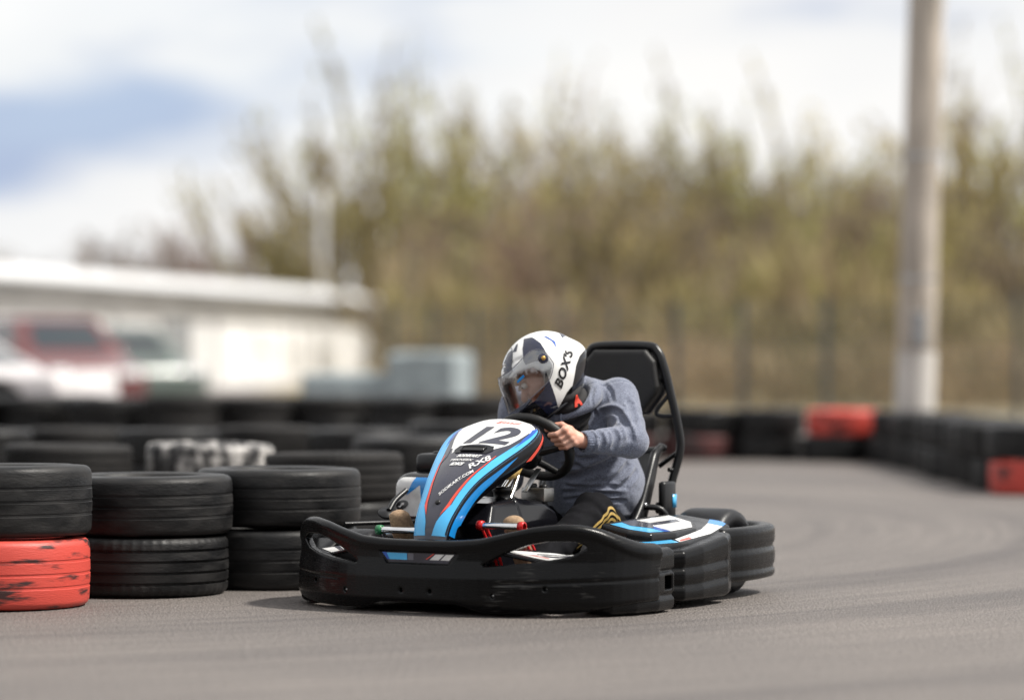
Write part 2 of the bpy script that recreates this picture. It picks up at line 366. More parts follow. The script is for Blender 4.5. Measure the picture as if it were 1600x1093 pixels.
def prism_geo(poly, z0, z1, bevel=0.0):
    """polygon (x,y) extruded z0..z1"""
    bm = bmesh.new(); vs = [bm.verts.new((p[0], p[1], z0)) for p in poly]; f = bm.faces.new(vs)
    r_ = bmesh.ops.extrude_face_region(bm, geom=[f])
    for v in r_['geom']:
        if isinstance(v, bmesh.types.BMVert): v.co.z = z1
    bmesh.ops.recalc_face_normals(bm, faces=bm.faces)
    if bevel: bmesh.ops.bevel(bm, geom=bm.edges[:], offset=bevel, segments=2, profile=0.5, affect='EDGES')
    bm.verts.index_update()
    V = np.array([v.co[:] for v in bm.verts]); F = [tuple(v.index for v in f.verts) for f in bm.faces]; bm.free()
    return V, F

# ------------------------------------------------------------------ implicit surfaces
def smin(a, b, k):
    h = np.clip(0.5 + 0.5 * (b - a) / k, 0, 1)
    return b * (1 - h) + a * h - k * h * (1 - h)
def smax(a, b, k): return -smin(-a, -b, k)
def cone(P, a, b, ra, rb):
    a = np.asarray(a, float); b = np.asarray(b, float); ab = b - a
    t = np.clip(((P - a) @ ab) / (ab @ ab), 0, 1)
    return np.linalg.norm(P - a - t[:, None] * ab, axis=1) - (ra + (rb - ra) * t)
def ellipsoid(P, c, r):
    q = (P - np.asarray(c, float)); r = np.asarray(r, float)
    k0 = np.linalg.norm(q / r, axis=1); k1 = np.linalg.norm(q / (r * r), axis=1) + 1e-9
    return k0 * (k0 - 1.0) / k1
def rbox(P, c, half, rad, rot=None):
    q = P - np.asarray(c, float)
    if rot is not None: q = q @ np.array(rot)      # world->local for an orthonormal matrix whose columns are the box axes
    d = np.abs(q) - (np.asarray(half, float) - rad)
    return np.linalg.norm(np.maximum(d, 0), axis=1) + np.minimum(d.max(axis=1), 0) - rad
def poly2d(x, y, poly):
    """signed distance to a closed polygon"""
    poly = np.asarray(poly, float); n = len(poly)
    d = np.full(x.shape, 1e9); s = np.ones(x.shape)
    for i in range(n):
        j = (i - 1) % n
        ex, ey = poly[j] - poly[i]
        wx, wy = x - poly[i][0], y - poly[i][1]
        t = np.clip((wx * ex + wy * ey) / (ex * ex + ey * ey), 0, 1)
        d = np.minimum(d, (wx - ex * t) ** 2 + (wy - ey * t) ** 2)
        c1 = y >= poly[i][1]; c2 = y < poly[j][1]; c3 = ex * wy > ey * wx
        flip = (c1 & c2 & c3) | (~c1 & ~c2 & ~c3)
        s = np.where(flip, -s, s)
    return s * np.sqrt(d)
def polyline2d(x, y, pts):
    """unsigned distance and arclength to an open polyline"""
    pts = np.asarray(pts, float); d = np.full(x.shape, 1e9); al = np.zeros(x.shape); acc = 0.0
    for i in range(len(pts) - 1):
        e = pts[i + 1] - pts[i]; l = math.hypot(*e)
        wx, wy = x - pts[i][0], y - pts[i][1]
        t = np.clip((wx * e[0] + wy * e[1]) / (l * l), 0, 1)
        dd = (wx - e[0] * t) ** 2 + (wy - e[1] * t) ** 2
        m_ = dd < d
        d = np.where(m_, dd, d); al = np.where(m_, acc + l * t, al); acc += l
    return np.sqrt(d), al
def vnoise(P, sc_, seed=0):
    q = P * sc_ + seed * 17.31; i = np.floor(q).astype(np.int64); f = q - i; f = f * f * (3 - 2 * f)
    def h(ix, iy, iz):
        n = (ix * 73856093) ^ (iy * 19349663) ^ (iz * 83492791) ^ (seed * 2654435)
        n = (n ^ (n >> 13)) * 1274126177
        return ((n ^ (n >> 16)) & 0xFFFF) / 65535.0
    r_ = 0
    for dx in (0, 1):
        for dy in (0, 1):
            for dz in (0, 1):
                w_ = (f[:, 0] if dx else 1 - f[:, 0]) * (f[:, 1] if dy else 1 - f[:, 1]) * (f[:, 2] if dz else 1 - f[:, 2])
                r_ = r_ + w_ * h(i[:, 0] + dx, i[:, 1] + dy, i[:, 2] + dz)
    return r_
def sdf_geo(f, lo, hi, h, newton=2):
    lo = np.asarray(lo, float); hi = np.asarray(hi, float)
    B = 8
    nb = np.ceil((hi - lo) / (h * B)).astype(int); n = nb * B + 1
    g = np.stack(np.meshgrid(*[np.arange(k) for k in nb], indexing='ij'), -1).reshape(-1, 3)
    cen = lo + (g + 0.5) * B * h
    fv = f(cen)
    act = np.abs(fv) < B * h * 0.87 * 1.6 + 0.01
    V = np.full(tuple(n), 1.0, np.float32)
    off = np.stack(np.meshgrid(*[np.arange(B + 1)] * 3, indexing='ij'), -1).reshape(-1, 3)
    for gi, val in zip(g[~act], fv[~act]):
        if val < 0:
            a = gi * B; V[a[0]:a[0] + B + 1, a[1]:a[1] + B + 1, a[2]:a[2] + B + 1] = -1.0
    ag = g[act]
    for c0 in range(0, len(ag), 600):
        idx = (ag[c0:c0 + 600, None, :] * B + off[None]).reshape(-1, 3)
        V[idx[:, 0], idx[:, 1], idx[:, 2]] = f(lo + idx * h)
    ins = V < 0
    cs = np.zeros(tuple(n - 1), np.int8)
    cor = [(a, b_, c) for a in (0, 1) for b_ in (0, 1) for c in (0, 1)]
    for a, b_, c in cor:
        cs += ins[a:n[0] - 1 + a, b_:n[1] - 1 + b_, c:n[2] - 1 + c]
    ca = np.argwhere((cs > 0) & (cs < 8))
    cv = np.stack([V[ca[:, 0] + a, ca[:, 1] + b_, ca[:, 2] + c] for a, b_, c in cor], 1)
    pos = np.zeros((len(ca), 3)); cnt = np.zeros(len(ca))
    for i in range(8):
        for j in range(i + 1, 8):
            if sum(abs(cor[i][k] - cor[j][k]) for k in range(3)) != 1: continue
            x = (cv[:, i] < 0) != (cv[:, j] < 0)
            t = np.where(x, cv[:, i] / (cv[:, i] - cv[:, j] + 1e-20), 0)
            p = np.array(cor[i])[None] + t[:, None] * (np.array(cor[j]) - np.array(cor[i]))[None]
            pos += np.where(x[:, None], p, 0); cnt += x
    pos = lo + (ca + pos / cnt[:, None]) * h
    idm = np.full(tuple(n - 1), -1, np.int64); idm[ca[:, 0], ca[:, 1], ca[:, 2]] = np.arange(len(ca))
    F = []
    for ax in range(3):
        sl0 = [slice(None)] * 3; sl1 = [slice(None)] * 3
        sl0[ax] = slice(0, -1); sl1[ax] = slice(1, None)
        e = np.argwhere(ins[tuple(sl0)] != ins[tuple(sl1)])
        u, v = [(1, 2), (2, 0), (0, 1)][ax]
        ok = (e[:, u] > 0) & (e[:, v] > 0) & (e[:, u] < n[u] - 1) & (e[:, v] < n[v] - 1)
        e = e[ok]
        def cell(du, dv):
            q = e.copy(); q[:, u] -= du; q[:, v] -= dv
            return idm[q[:, 0], q[:, 1], q[:, 2]]
        quad = np.stack([cell(1, 1), cell(0, 1), cell(0, 0), cell(1, 0)], 1)
        flip = ~ins[e[:, 0], e[:, 1], e[:, 2]]
        quad[flip] = quad[flip][:, ::-1]
        quad = quad[(quad >= 0).all(1)]
        F.append(quad)
    F = np.concatenate(F)
    for _ in range(newton):
        d = f(pos); e_ = h * 0.2
        gr = np.stack([(f(pos + np.eye(3)[k] * e_) - f(pos - np.eye(3)[k] * e_)) / (2 * e_) for k in range(3)], 1)
        gg = (gr ** 2).sum(1) + 1e-6
        st = np.clip(d / gg, -h * 0.6, h * 0.6)
        pos = pos - st[:, None] * gr
    return pos, [tuple(q) for q in F]
def sdf(name, f, lo, hi, h, material, parent, shift=None, mirror=False):
    v, fc = sdf_geo(f, lo, hi, h)
    return mk(name, v, fc, material, parent, True, mirror, shift)
def march(f, O, D, off=0.0, tmax=1.0):
    """distance along D from O to the surface f = off"""
    t = np.zeros(len(O))
    for _ in range(70):
        t = np.minimum(t + 0.75 * (f(O + D * t[:, None]) - off), tmax)
    return t

# ------------------------------------------------------------------ printed shapes that follow a surface
def refine(polys, maxlen):
    """polys: list of 2D loops -> fine triangles"""
    bm = bmesh.new()
    for lp in polys:
        try: bm.faces.new([bm.verts.new((p[0], p[1], 0)) for p in lp])
        except ValueError: pass
    return refine_bm(bm, maxlen)
def refine_bm(bm, maxlen):
    bmesh.ops.triangulate(bm, faces=bm.faces[:])
    for _ in range(7):
        le = [e for e in bm.edges if e.calc_length() > maxlen]
        if not le: break
        bmesh.ops.subdivide_edges(bm, edges=le, cuts=1)
        bmesh.ops.triangulate(bm, faces=[f for f in bm.faces if len(f.verts) > 3])
    bm.verts.index_update()
    V = np.array([v.co[:] for v in bm.verts]); F = [tuple(v.index for v in f.verts) for f in bm.faces]; bm.free()
    return V, F
def text_geo(s, size, shear=0.0, bold=0.0, space=1.0, maxlen=0.01):
    cu = bpy.data.curves.new('lettering', 'FONT'); cu.body = s; cu.size = size; cu.shear = shear; cu.offset = bold
    cu.space_character = space; cu.align_x = 'CENTER'; cu.align_y = 'CENTER'; cu.resolution_u = 4
    o = bpy.data.objects.new('lettering', cu); COL.objects.link(o)
    bpy.context.view_layer.update()
    me = o.to_mesh(); bm = bmesh.new(); bm.from_mesh(me); o.to_mesh_clear()
    bpy.data.objects.remove(o); bpy.data.curves.remove(cu)
    bmesh.ops.remove_doubles(bm, verts=bm.verts, dist=1e-6)
    return refine_bm(bm, maxlen)
def stroke(pts, width):
    """a pen stroke as a 2D loop"""
    P = np.array(pts, float); n = len(P); Lh = []; Rh = []
    for i in range(n):
        d = P[min(i + 1, n - 1)] - P[max(i - 1, 0)]; d /= np.linalg.norm(d) + 1e-9
        nn = np.array([-d[1], d[0]]) * width / 2
        Lh.append(P[i] + nn); Rh.append(P[i] - nn)
    return [tuple(p) for p in Lh + Rh[::-1]]
def ccw_fix(V, F, want):
    """flip all faces when the first one looks away from `want`"""
    if not len(F): return F
    s_ = 0.0
    for f in F[:: max(1, len(F) // 40)]:
        a, b_, c = V[f[0]], V[f[1]], V[f[2]]
        s_ += np.dot(np.cross(b_ - a, c - a), want)
    return F if s_ > 0 else [tuple(reversed(f)) for f in F]

# ------------------------------------------------------------------ setting
FPX = 4889.0
def wx(px, Y): return (px - 800.0) * Y / FPX          # metres to the right of the camera axis at distance Y
ORD = ['first', 'second', 'third', 'fourth', 'fifth', 'sixth', 'seventh', 'eighth', 'ninth', 'tenth', 'eleventh', 'twelfth',
       'thirteenth', 'fourteenth', 'fifteenth', 'sixteenth', 'seventeenth', 'eighteenth']

gv = [(-400, -60, 0), (400, -60, 0), (400, 900, 0), (-400, 900, 0)]
g = mk('asphalt_ground', gv, [(0, 1, 2, 3)], 'asphalt', smooth=False); g['kind'] = 'structure'

def bank_z(X, Y):
    t = np.clip((Y - 46) / 60.0, 0, 1); r_ = np.clip((X + 8 + 0.0 * Y) / 6.0, 0, 1)
    side = np.clip((X + 14) / 30.0, 0, 1.3)
    return (0.02 + t * t * (3 - 2 * t) * (0.8 + 1.2 * side)) * r_ - 0.35 * (1 - r_)
nx_, ny_ = 70, 60
Xs = np.linspace(-60, 70, nx_); Ys = 44 + (np.linspace(0, 1, ny_) ** 1.8) * 300
V = []; F = []
for j in range(ny_):
    for i in range(nx_):
        X, Y = Xs[i] * (1 + j / ny_ * 2), Ys[j]
        z = float(bank_z(np.array(X), np.array(Y))) + 0.12 * math.sin(X * 1.3 + Y * 0.7) * math.sin(Y * 0.9 - X * 0.4) * min(1, j / 5)
        V.append((X, Y, max(z, -0.35) - 0.03))
for j in range(ny_ - 1):
    for i in range(nx_ - 1):
        a = j * nx_ + i; F.append((a, a + 1, a + nx_ + 1, a + nx_))
bank = mk('grass_bank', V, F, 'bank_earth'); bank['kind'] = 'structure'

# ------------------------------------------------------------------ car tyres of the barriers
def tyre_mesh(Rt, hgt, name, seg=56, grooves=(0.12, 0.37, 0.63, 0.88), gd=0.009, blocks=False):
    prof = []
    hw = hgt / 2; sh = 0.030; ri = Rt - 0.125
    def arc(cx, cz, r_, a0, a1, n):
        for k in range(n + 1):
            a = R(a0 + (a1 - a0) * k / n); prof.append((cx + r_ * math.cos(a), cz + r_ * math.sin(a)))
    prof.append((ri + 0.012, -hw * 0.70)); prof.append((ri, -hw * 0.82)); prof.append((ri + 0.012, -hw * 0.94))
    prof.append((Rt - 0.075, -hw * 1.0)); prof.append((Rt - 0.055, -hw * 0.975))
    arc(Rt - sh, -hw * 0.97 + sh, sh, -80, -8, 4)
    span = 2 * (hw * 0.97 - sh)
    z0 = -hw * 0.97 + sh
    for gq in grooves:
        zc = z0 + span * gq; crown = 0.004 * math.sin(math.pi * gq)
        prof += [(Rt - 0.001 + crown, zc - 0.0062), (Rt - 0.001 - gd + crown, zc - 0.0045), (Rt - 0.001 - gd + crown, zc + 0.0045), (Rt - 0.001 + crown, zc + 0.0062)]
    arc(Rt - sh, hw * 0.97 - sh, sh, 8, 80, 4)
    prof.append((Rt - 0.055, hw * 0.975)); prof.append((Rt - 0.075, hw)); prof.append((ri + 0.012, hw * 0.94)); prof.append((ri, hw * 0.82)); prof.append((ri + 0.012, hw * 0.70))
    prof.append((Rt - 0.05, hw * 0.5)); prof.append((Rt - 0.03, 0)); prof.append((Rt - 0.05, -hw * 0.5))
    V, F = lathe_geo(prof, seg, closed=True)
    V = V + 0.0
    if blocks:                                             # tread blocks cut across the shoulders
        n_ = len(prof); rr_ = np.hypot(V[:, 0], V[:, 1]); kk = np.arange(len(V)) // n_
        cut = (rr_ > Rt - 0.012) & (np.abs(V[:, 2]) > hw * 0.50) & (kk % 3 == 0)
        f_ = np.where(cut, (rr_ - 0.004) / rr_, 1.0); V[:, 0] *= f_; V[:, 1] *= f_
    V[:, 2] += hw
    me = bpy.data.meshes.new(name); me.from_pydata([tuple(v) for v in V], [], F); me.update()
    me.polygons.foreach_set('use_smooth', [True] * len(me.polygons))
    bm = bmesh.new(); bm.from_mesh(me); bmesh.ops.recalc_face_normals(bm, faces=bm.faces); bm.to_mesh(me); bm.free()
    try: me.set_sharp_from_angle(angle=R(38))
    except Exception: pass
    return me
TM = {}
for key, (Rt, hg) in dict(wide=(0.325, 0.232), bald=(0.328, 0.236), tall=(0.335, 0.262), mid=(0.32, 0.205), slim=(0.315, 0.190), far=(0.325, 0.228)).items():
    for mm in ('tyre_black', 'tyre_dusty', 'tyre_red', 'tyre_red_worn', 'tyre_white_worn'):
        if key == 'wide' and mm == 'tyre_black':
            pass
        me = tyre_mesh(Rt, hg, 'tyre', 165 if key == 'wide' else 72 if key in ('tall', 'bald') else 40, (0.25, 0.5, 0.75) if key in ('bald', 'tall') else (0.12, 0.37, 0.63, 0.88), 0.0022 if key in ('bald', 'tall') else 0.009, key == 'wide'); me.materials.append(MATS[mm]); TM[key, mm] = (me, hg)
def tyre(X, Y, z, key, mm, label, group, tilt=(0, 0)):
    me, hg = TM[key, mm]
    o = bpy.data.objects.new('tyre', me); COL.objects.link(o)
    o.location = (X, Y, z); o.rotation_euler = (R(tilt[0] + random.uniform(-.7, .7)), R(tilt[1] + random.uniform(-.7, .7)), random.uniform(0, 6.28)); sq_ = random.uniform(0.95, 1.0); o.scale = (random.uniform(0.97, 1.01), random.uniform(0.97, 1.01), sq_); hg = hg * sq_
    tag(o, label, 'tyre', group)
    return hg
# near stacks (px of the centre, distance)
near = [(-6, 11.20, [('tyre_red', 'bright red painted tyre at the bottom of the near stack at the left edge'),
                     ('tyre_black', 'black tyre lying on the bright red tyre at the left edge')]),
        (221, 11.80, [('tyre_black', 'black ribbed tyre at the bottom of the stack right of the red tyre'),
                      ('tyre_black', 'worn black tyre on top of the stack right of the red tyre')]),
        (430, 12.20, [('tyre_black', 'black tyre at the bottom of the stack just behind the kart\'s front corner'),
                      ('tyre_black', 'black tyre on top of the stack just behind the kart\'s bumper corner')])]
for px, Y, st in near:
    z = 0.0
    for k, (mm, lab) in enumerate(st):
        z += tyre(wx(px, Y) + (0.012 if k else 0), Y + (0.01 if k else 0), z, 'tall' if px < 0 else 'bald' if (k or px > 400) else 'wide', mm, lab, 'near tyre stacks beside the kart')
mid = [(-118, 15.4, 'tyre_dusty', 'tyre_dusty', 'at the left picture edge'), (105, 15.7, 'tyre_black', 'tyre_dusty', 'behind the gap beside the red stack'),
       (328, 15.9, 'tyre_black', 'tyre_white_worn', None), (522, 14.6, 'tyre_black', 'tyre_dusty', 'right of the kart-side stack'),
       (640, 17.4, 'tyre_black', 'tyre_black', 'hidden mostly by the kart nose')]
for i, (px, Y, lo_, up_, where) in enumerate(mid):
    hg = tyre(wx(px, Y), Y, 0, 'wide', lo_, 'black tyre at the bottom of the second-row stack ' + (where or 'under the white painted tyre'), 'second row of tyre stacks')
    tyre(wx(px, Y), Y, hg, 'wide', up_, ('black tyre on top of the second-row stack ' + where) if where else 'tyre with worn white paint on top of a second-row stack', 'second row of tyre stacks',
         (random.uniform(-1.2, 0), random.uniform(-1, 1)))
inner = [(-30, 19.6), (118, 20.1), (262, 19.7), (415, 20.4), (560, 20.0), (715, 21.2)]
for i, (px, Y) in enumerate(inner):
    z = 0
    for k in range(2):
        z += tyre(wx(px, Y), Y, z, 'far', random.choice(['tyre_black', 'tyre_dusty']), 'black tyre, %s of the %s stack from the left in the third row' % (['bottom', 'top'][k], ORD[i]), 'third row of tyre stacks')
# far wall, straight part then the bend towards the camera at the right
left_px = [-70 + i * 117 for i in range(9)]
for i, px in enumerate(left_px):
    Y = 27.2 + 0.25 * math.sin(i * 1.7); z = 0
    for k in range(3):
        mm = random.choice(['tyre_black', 'tyre_black', 'tyre_dusty'])
        z += tyre(wx(px, Y) + random.uniform(-.03, .03), Y + random.uniform(-.04, .04), z, 'slim', mm,
                  'black tyre, %s layer of the %s stack from the left in the far tyre wall' % (['bottom', 'middle', 'top'][k], ORD[i]), 'three-high far tyre wall at the left')
for i in range(9):
    px = -12 + i * 117; Y = 27.75; z = 0
    for k in range(3):
        z += tyre(wx(px, Y), Y, z, 'slim', random.choice(['tyre_black', 'tyre_dusty']), 'black tyre, %s of the %s stack in the row backing the far wall' % (['bottom', 'middle', 'top'][k], ORD[i]), 'row backing the far tyre wall')
right = [(wx(px, 27.4), 27.4) for px in (978, 1089, 1200)]
right += [(2.84, 26.95), (3.33, 26.40), (3.41, 25.80), (3.42, 25.22), (3.42, 24.55), (3.42, 23.88), (3.42, 23.20), (3.42, 22.52), (3.42, 21.84), (3.42, 21.16), (3.43, 20.48)]
for i, (X, Y) in enumerate(right):
    z = 0
    for k in range(2):
        mm = random.choice(['tyre_black', 'tyre_black', 'tyre_dusty'])
        if (i, k) in ((0, 0), (1, 0)): mm = 'tyre_red_worn'
        if (i, k) in ((3, 1), (13, 0)): mm = 'tyre_red'
        col = {'tyre_red': 'bright red', 'tyre_red_worn': 'black tyre with faded red paint,'}.get(mm, 'black')
        lab = '%s%s %s of the %s stack in the right far wall' % (col, '' if 'tyre' in col else ' tyre,', ['bottom', 'top'][k], ORD[i])
        z += tyre(X + random.uniform(-.03, .03), Y + random.uniform(-.03, .03), z, 'far', mm, lab, 'two-high far tyre wall at the right')

# ------------------------------------------------------------------ mesh fence behind the far wall
posts = [(612, 50.0), (676, 49.2), (742, 48.4), (808, 47.6), (876, 46.8), (958, 45.9), (1056, 45.0), (1160, 44.0), (1290, 42.8), (1430, 41.4), (1590, 40.0), (1760, 38.6)]
fence = empty('mesh_fence', (wx(958, 45.9), 45.9, 0))
tag(fence, 'dark steel mesh fence on square posts behind the far tyre wall', 'fence')
def fz(X, Y): return max(0.0, float(bank_z(np.array(X), np.array(Y))) - 0.1)
FH = 1.66
pp = []
for px, Y in posts:
    X = wx(px, Y); zb = fz(X, Y); pp.append((X - fence.location.x, Y - fence.location.y, zb))
    v1, f1 = box_geo((0.075, 0.075, FH + 0.25), (pp[-1][0], pp[-1][1], zb + FH / 2 - 0.08), None, 0.006)
    v2, f2 = box_geo((0.09, 0.09, 0.02), (pp[-1][0], pp[-1][1], zb + FH + 0.055), None, 0.004)
    v, f = merge((v1, f1), (v2, f2)); mk('post', v, f, 'fence_steel', fence, False)
for a, b_ in zip(pp[:-1], pp[1:]):
    A = np.array(a); B_ = np.array(b_); geos = []
    dn = (B_ - A) / np.linalg.norm(B_ - A); sidev = np.array([-dn[1], dn[0], 0]) * -0.048
    nv = max(6, int(np.linalg.norm(B_ - A) / 0.06))
    for k in range(1, nv):
        p = A + (B_ - A) * k / nv + sidev
        geos.append(tube_geo([p + (0, 0, 0.05), p + (0, 0, FH)], 0.0035, 4, caps=False))
    for q in range(9):
        zz = 0.08 + q * (FH - 0.12) / 8
        geos.append(tube_geo([A + sidev * 1.2 + (0, 0, zz), B_ + sidev * 1.2 + (0, 0, zz)], 0.0045, 4, caps=False))
    v, f = merge(*geos); mk('mesh_panel', v, f, 'fence_steel', fence, False)

# ------------------------------------------------------------------ lamp poles
def pole(name, X, Y, z0, z1, r0, r1, lean, material, label, cat):
    root = empty(name, (X, Y, z0))
    n = 9; pts = [(lean * t, 0, (z1 - z0) * t) for t in np.linspace(0, 1, n)]
    v, f = tube_geo(pts, np.linspace(r0, r1, n), 20); mk('shaft', v, f, material, root)
    tag(root, label, cat)
    return root
cp = pole('concrete_pole', wx(1427, 28.2), 28.2, 0, 9.2, 0.178, 0.145, 0.27, 'concrete', 'thick concrete lamp pole with whitewashed foot behind the bend of the tyre wall', 'pole')
v, f = tube_geo([(0, 0, 0.0), (0.03, 0, 0.95)], [0.183, 0.180], 20, caps=False); mk('whitewash_band', v, f, 'whitewash', cp)
v, f = lathe_geo([(0.0, 9.2), (0.16, 9.2), (0.17, 9.26), (0.10, 9.32), (0.0, 9.33)], 16); v[:, 0] += 0.27; mk('cap', v, f, 'concrete', cp)
for zz in (1.6, 2.7):
    v, f = lathe_geo([(0.176 - zz * 0.003, zz - 0.02), (0.180 - zz * 0.003, zz), (0.176 - zz * 0.003, zz + 0.02)], 20); v[:, 0] += 0.27 * zz / 9.2; mk('steel_band', v, f, 'steel', cp)
v, f = box_geo((0.12, 0.04, 0.30), (0.03, -0.175, 1.15), None, 0.01); mk('hatch', v, f, 'door_grey', cp, False)
tube('cable', [(0.10, -0.15, 1.3), (0.14, -0.14, 2.8), (0.25, -0.13, 5.5), (0.40, -0.12, 9.0)], 0.012, 'satin_black', cp, 6, 3)
tube('lamp_arm', [(0.27, 0, 9.0), (0.1, 0, 9.5), (-0.9, 0, 9.9)], 0.035, 'steel', cp, 10, 6)
v, f = box_geo((0.6, 0.2, 0.1), (-1.1, 0, 9.9), None, 0.03); mk('lamp_head', v, f, 'steel', cp)
tp = pole('flag_pole', wx(503, 126), 126, 0, 7.6, 0.16, 0.11, 0.0, 'hall_roof', 'slim white pole rising behind the right end of the white hall', 'pole')
v, f = lathe_geo([(0, 7.75), (0.11, 7.7), (0.14, 7.6), (0.11, 7.52), (0, 7.5)], 12); mk('finial', v, f, 'hall_roof', tp)

# ------------------------------------------------------------------ long white hall
A = np.array([wx(-120, 76), 76.0]); B_ = np.array([wx(622, 118), 118.0]); dv = B_ - A; ln = float(np.linalg.norm(dv)); dv /= ln
hall = empty('white_hall', (A[0], A[1], 0), math.atan2(dv[1], dv[0]))
tag(hall, 'long low white hall with grey fascia and pale roof at the left', 'building')
v, f = box_geo((ln, 9.0, 2.45), (ln / 2, 4.5, 1.10), None, 0.0); mk('wall', v, f, 'hall_wall', hall, False)
v, f = box_geo((ln - 1.2, 9.3, 0.60), (ln / 2 - 0.9, 4.4, 2.63), None, 0.02); mk('fascia', v, f, 'hall_fascia', hall, False)
n = 14; prof = [(-0.55 + 10.1 * k / n, 2.99 + 0.60 * math.sin(math.pi * k / n) ** 0.8) for k in range(n + 1)]
V = []; F = []
for xx in (-0.4, ln - 2.6):
    for y_, z_ in prof: V.append((xx, y_, z_))
    for y_, z_ in reversed(prof): V.append((xx, y_, 2.935))
m_ = 2 * (n + 1)
for k in range(m_): F.append((k, (k + 1) % m_, m_ + (k + 1) % m_, m_ + k))
F.append(tuple(range(m_))[::-1]); F.append(tuple(range(m_, 2 * m_)))
mk('roof', V, F, 'hall_roof', hall, False)
for q in range(11):
    x0 = 2.0 + q * (ln - 4) / 10
    v, f = box_geo((0.10, 0.06, 2.2), (x0, -0.032, 1.15), None, 0.01); mk('wall_batten', v, f, 'hall_roof', hall, False)
v, f = box_geo((2.6, 0.10, 2.0), (ln * 0.42, -0.04, 1.0), None, 0.01); dr = mk('door', v, f, 'door_grey', hall, False)
for s_ in (-1, 1):
    v, f = box_geo((0.09, 0.12, 2.1), (ln * 0.42 + s_ * 1.36, -0.05, 1.05), None, 0.01); mk('door_jamb', v, f, 'hall_fascia', dr, False)
for q in range(3):
    v, f = box_geo((1.5, 0.08, 0.8), (ln * 0.62 + q * 3.2, -0.03, 1.55), None, 0.01); w_ = mk('window', v, f, 'hall_roof', hall, False)
    v, f = box_geo((1.34, 0.02, 0.64), (ln * 0.62 + q * 3.2, -0.082, 1.55), None, 0.0); mk('pane', v, f, 'hall_wall', w_, False)
tube('gutter', [(0.2, -0.42, 2.86), (ln - 2.8, -0.42, 2.86)], 0.07, 'hall_fascia', hall, 8)
for q in range(5):
    xg = 4.0 + q * (ln - 8) / 4; tube('downpipe', [(xg, -0.40, 2.8), (xg, -0.10, 2.2), (xg, -0.10, 0.1)], 0.05, 'hall_fascia', hall, 8)
v, f = box_geo((0.35, 9.5, 3.0), (ln + 0.02, 4.5, 1.5), None, 0.03); mk('gable_wall', v, f, 'hall_roof', hall, False)

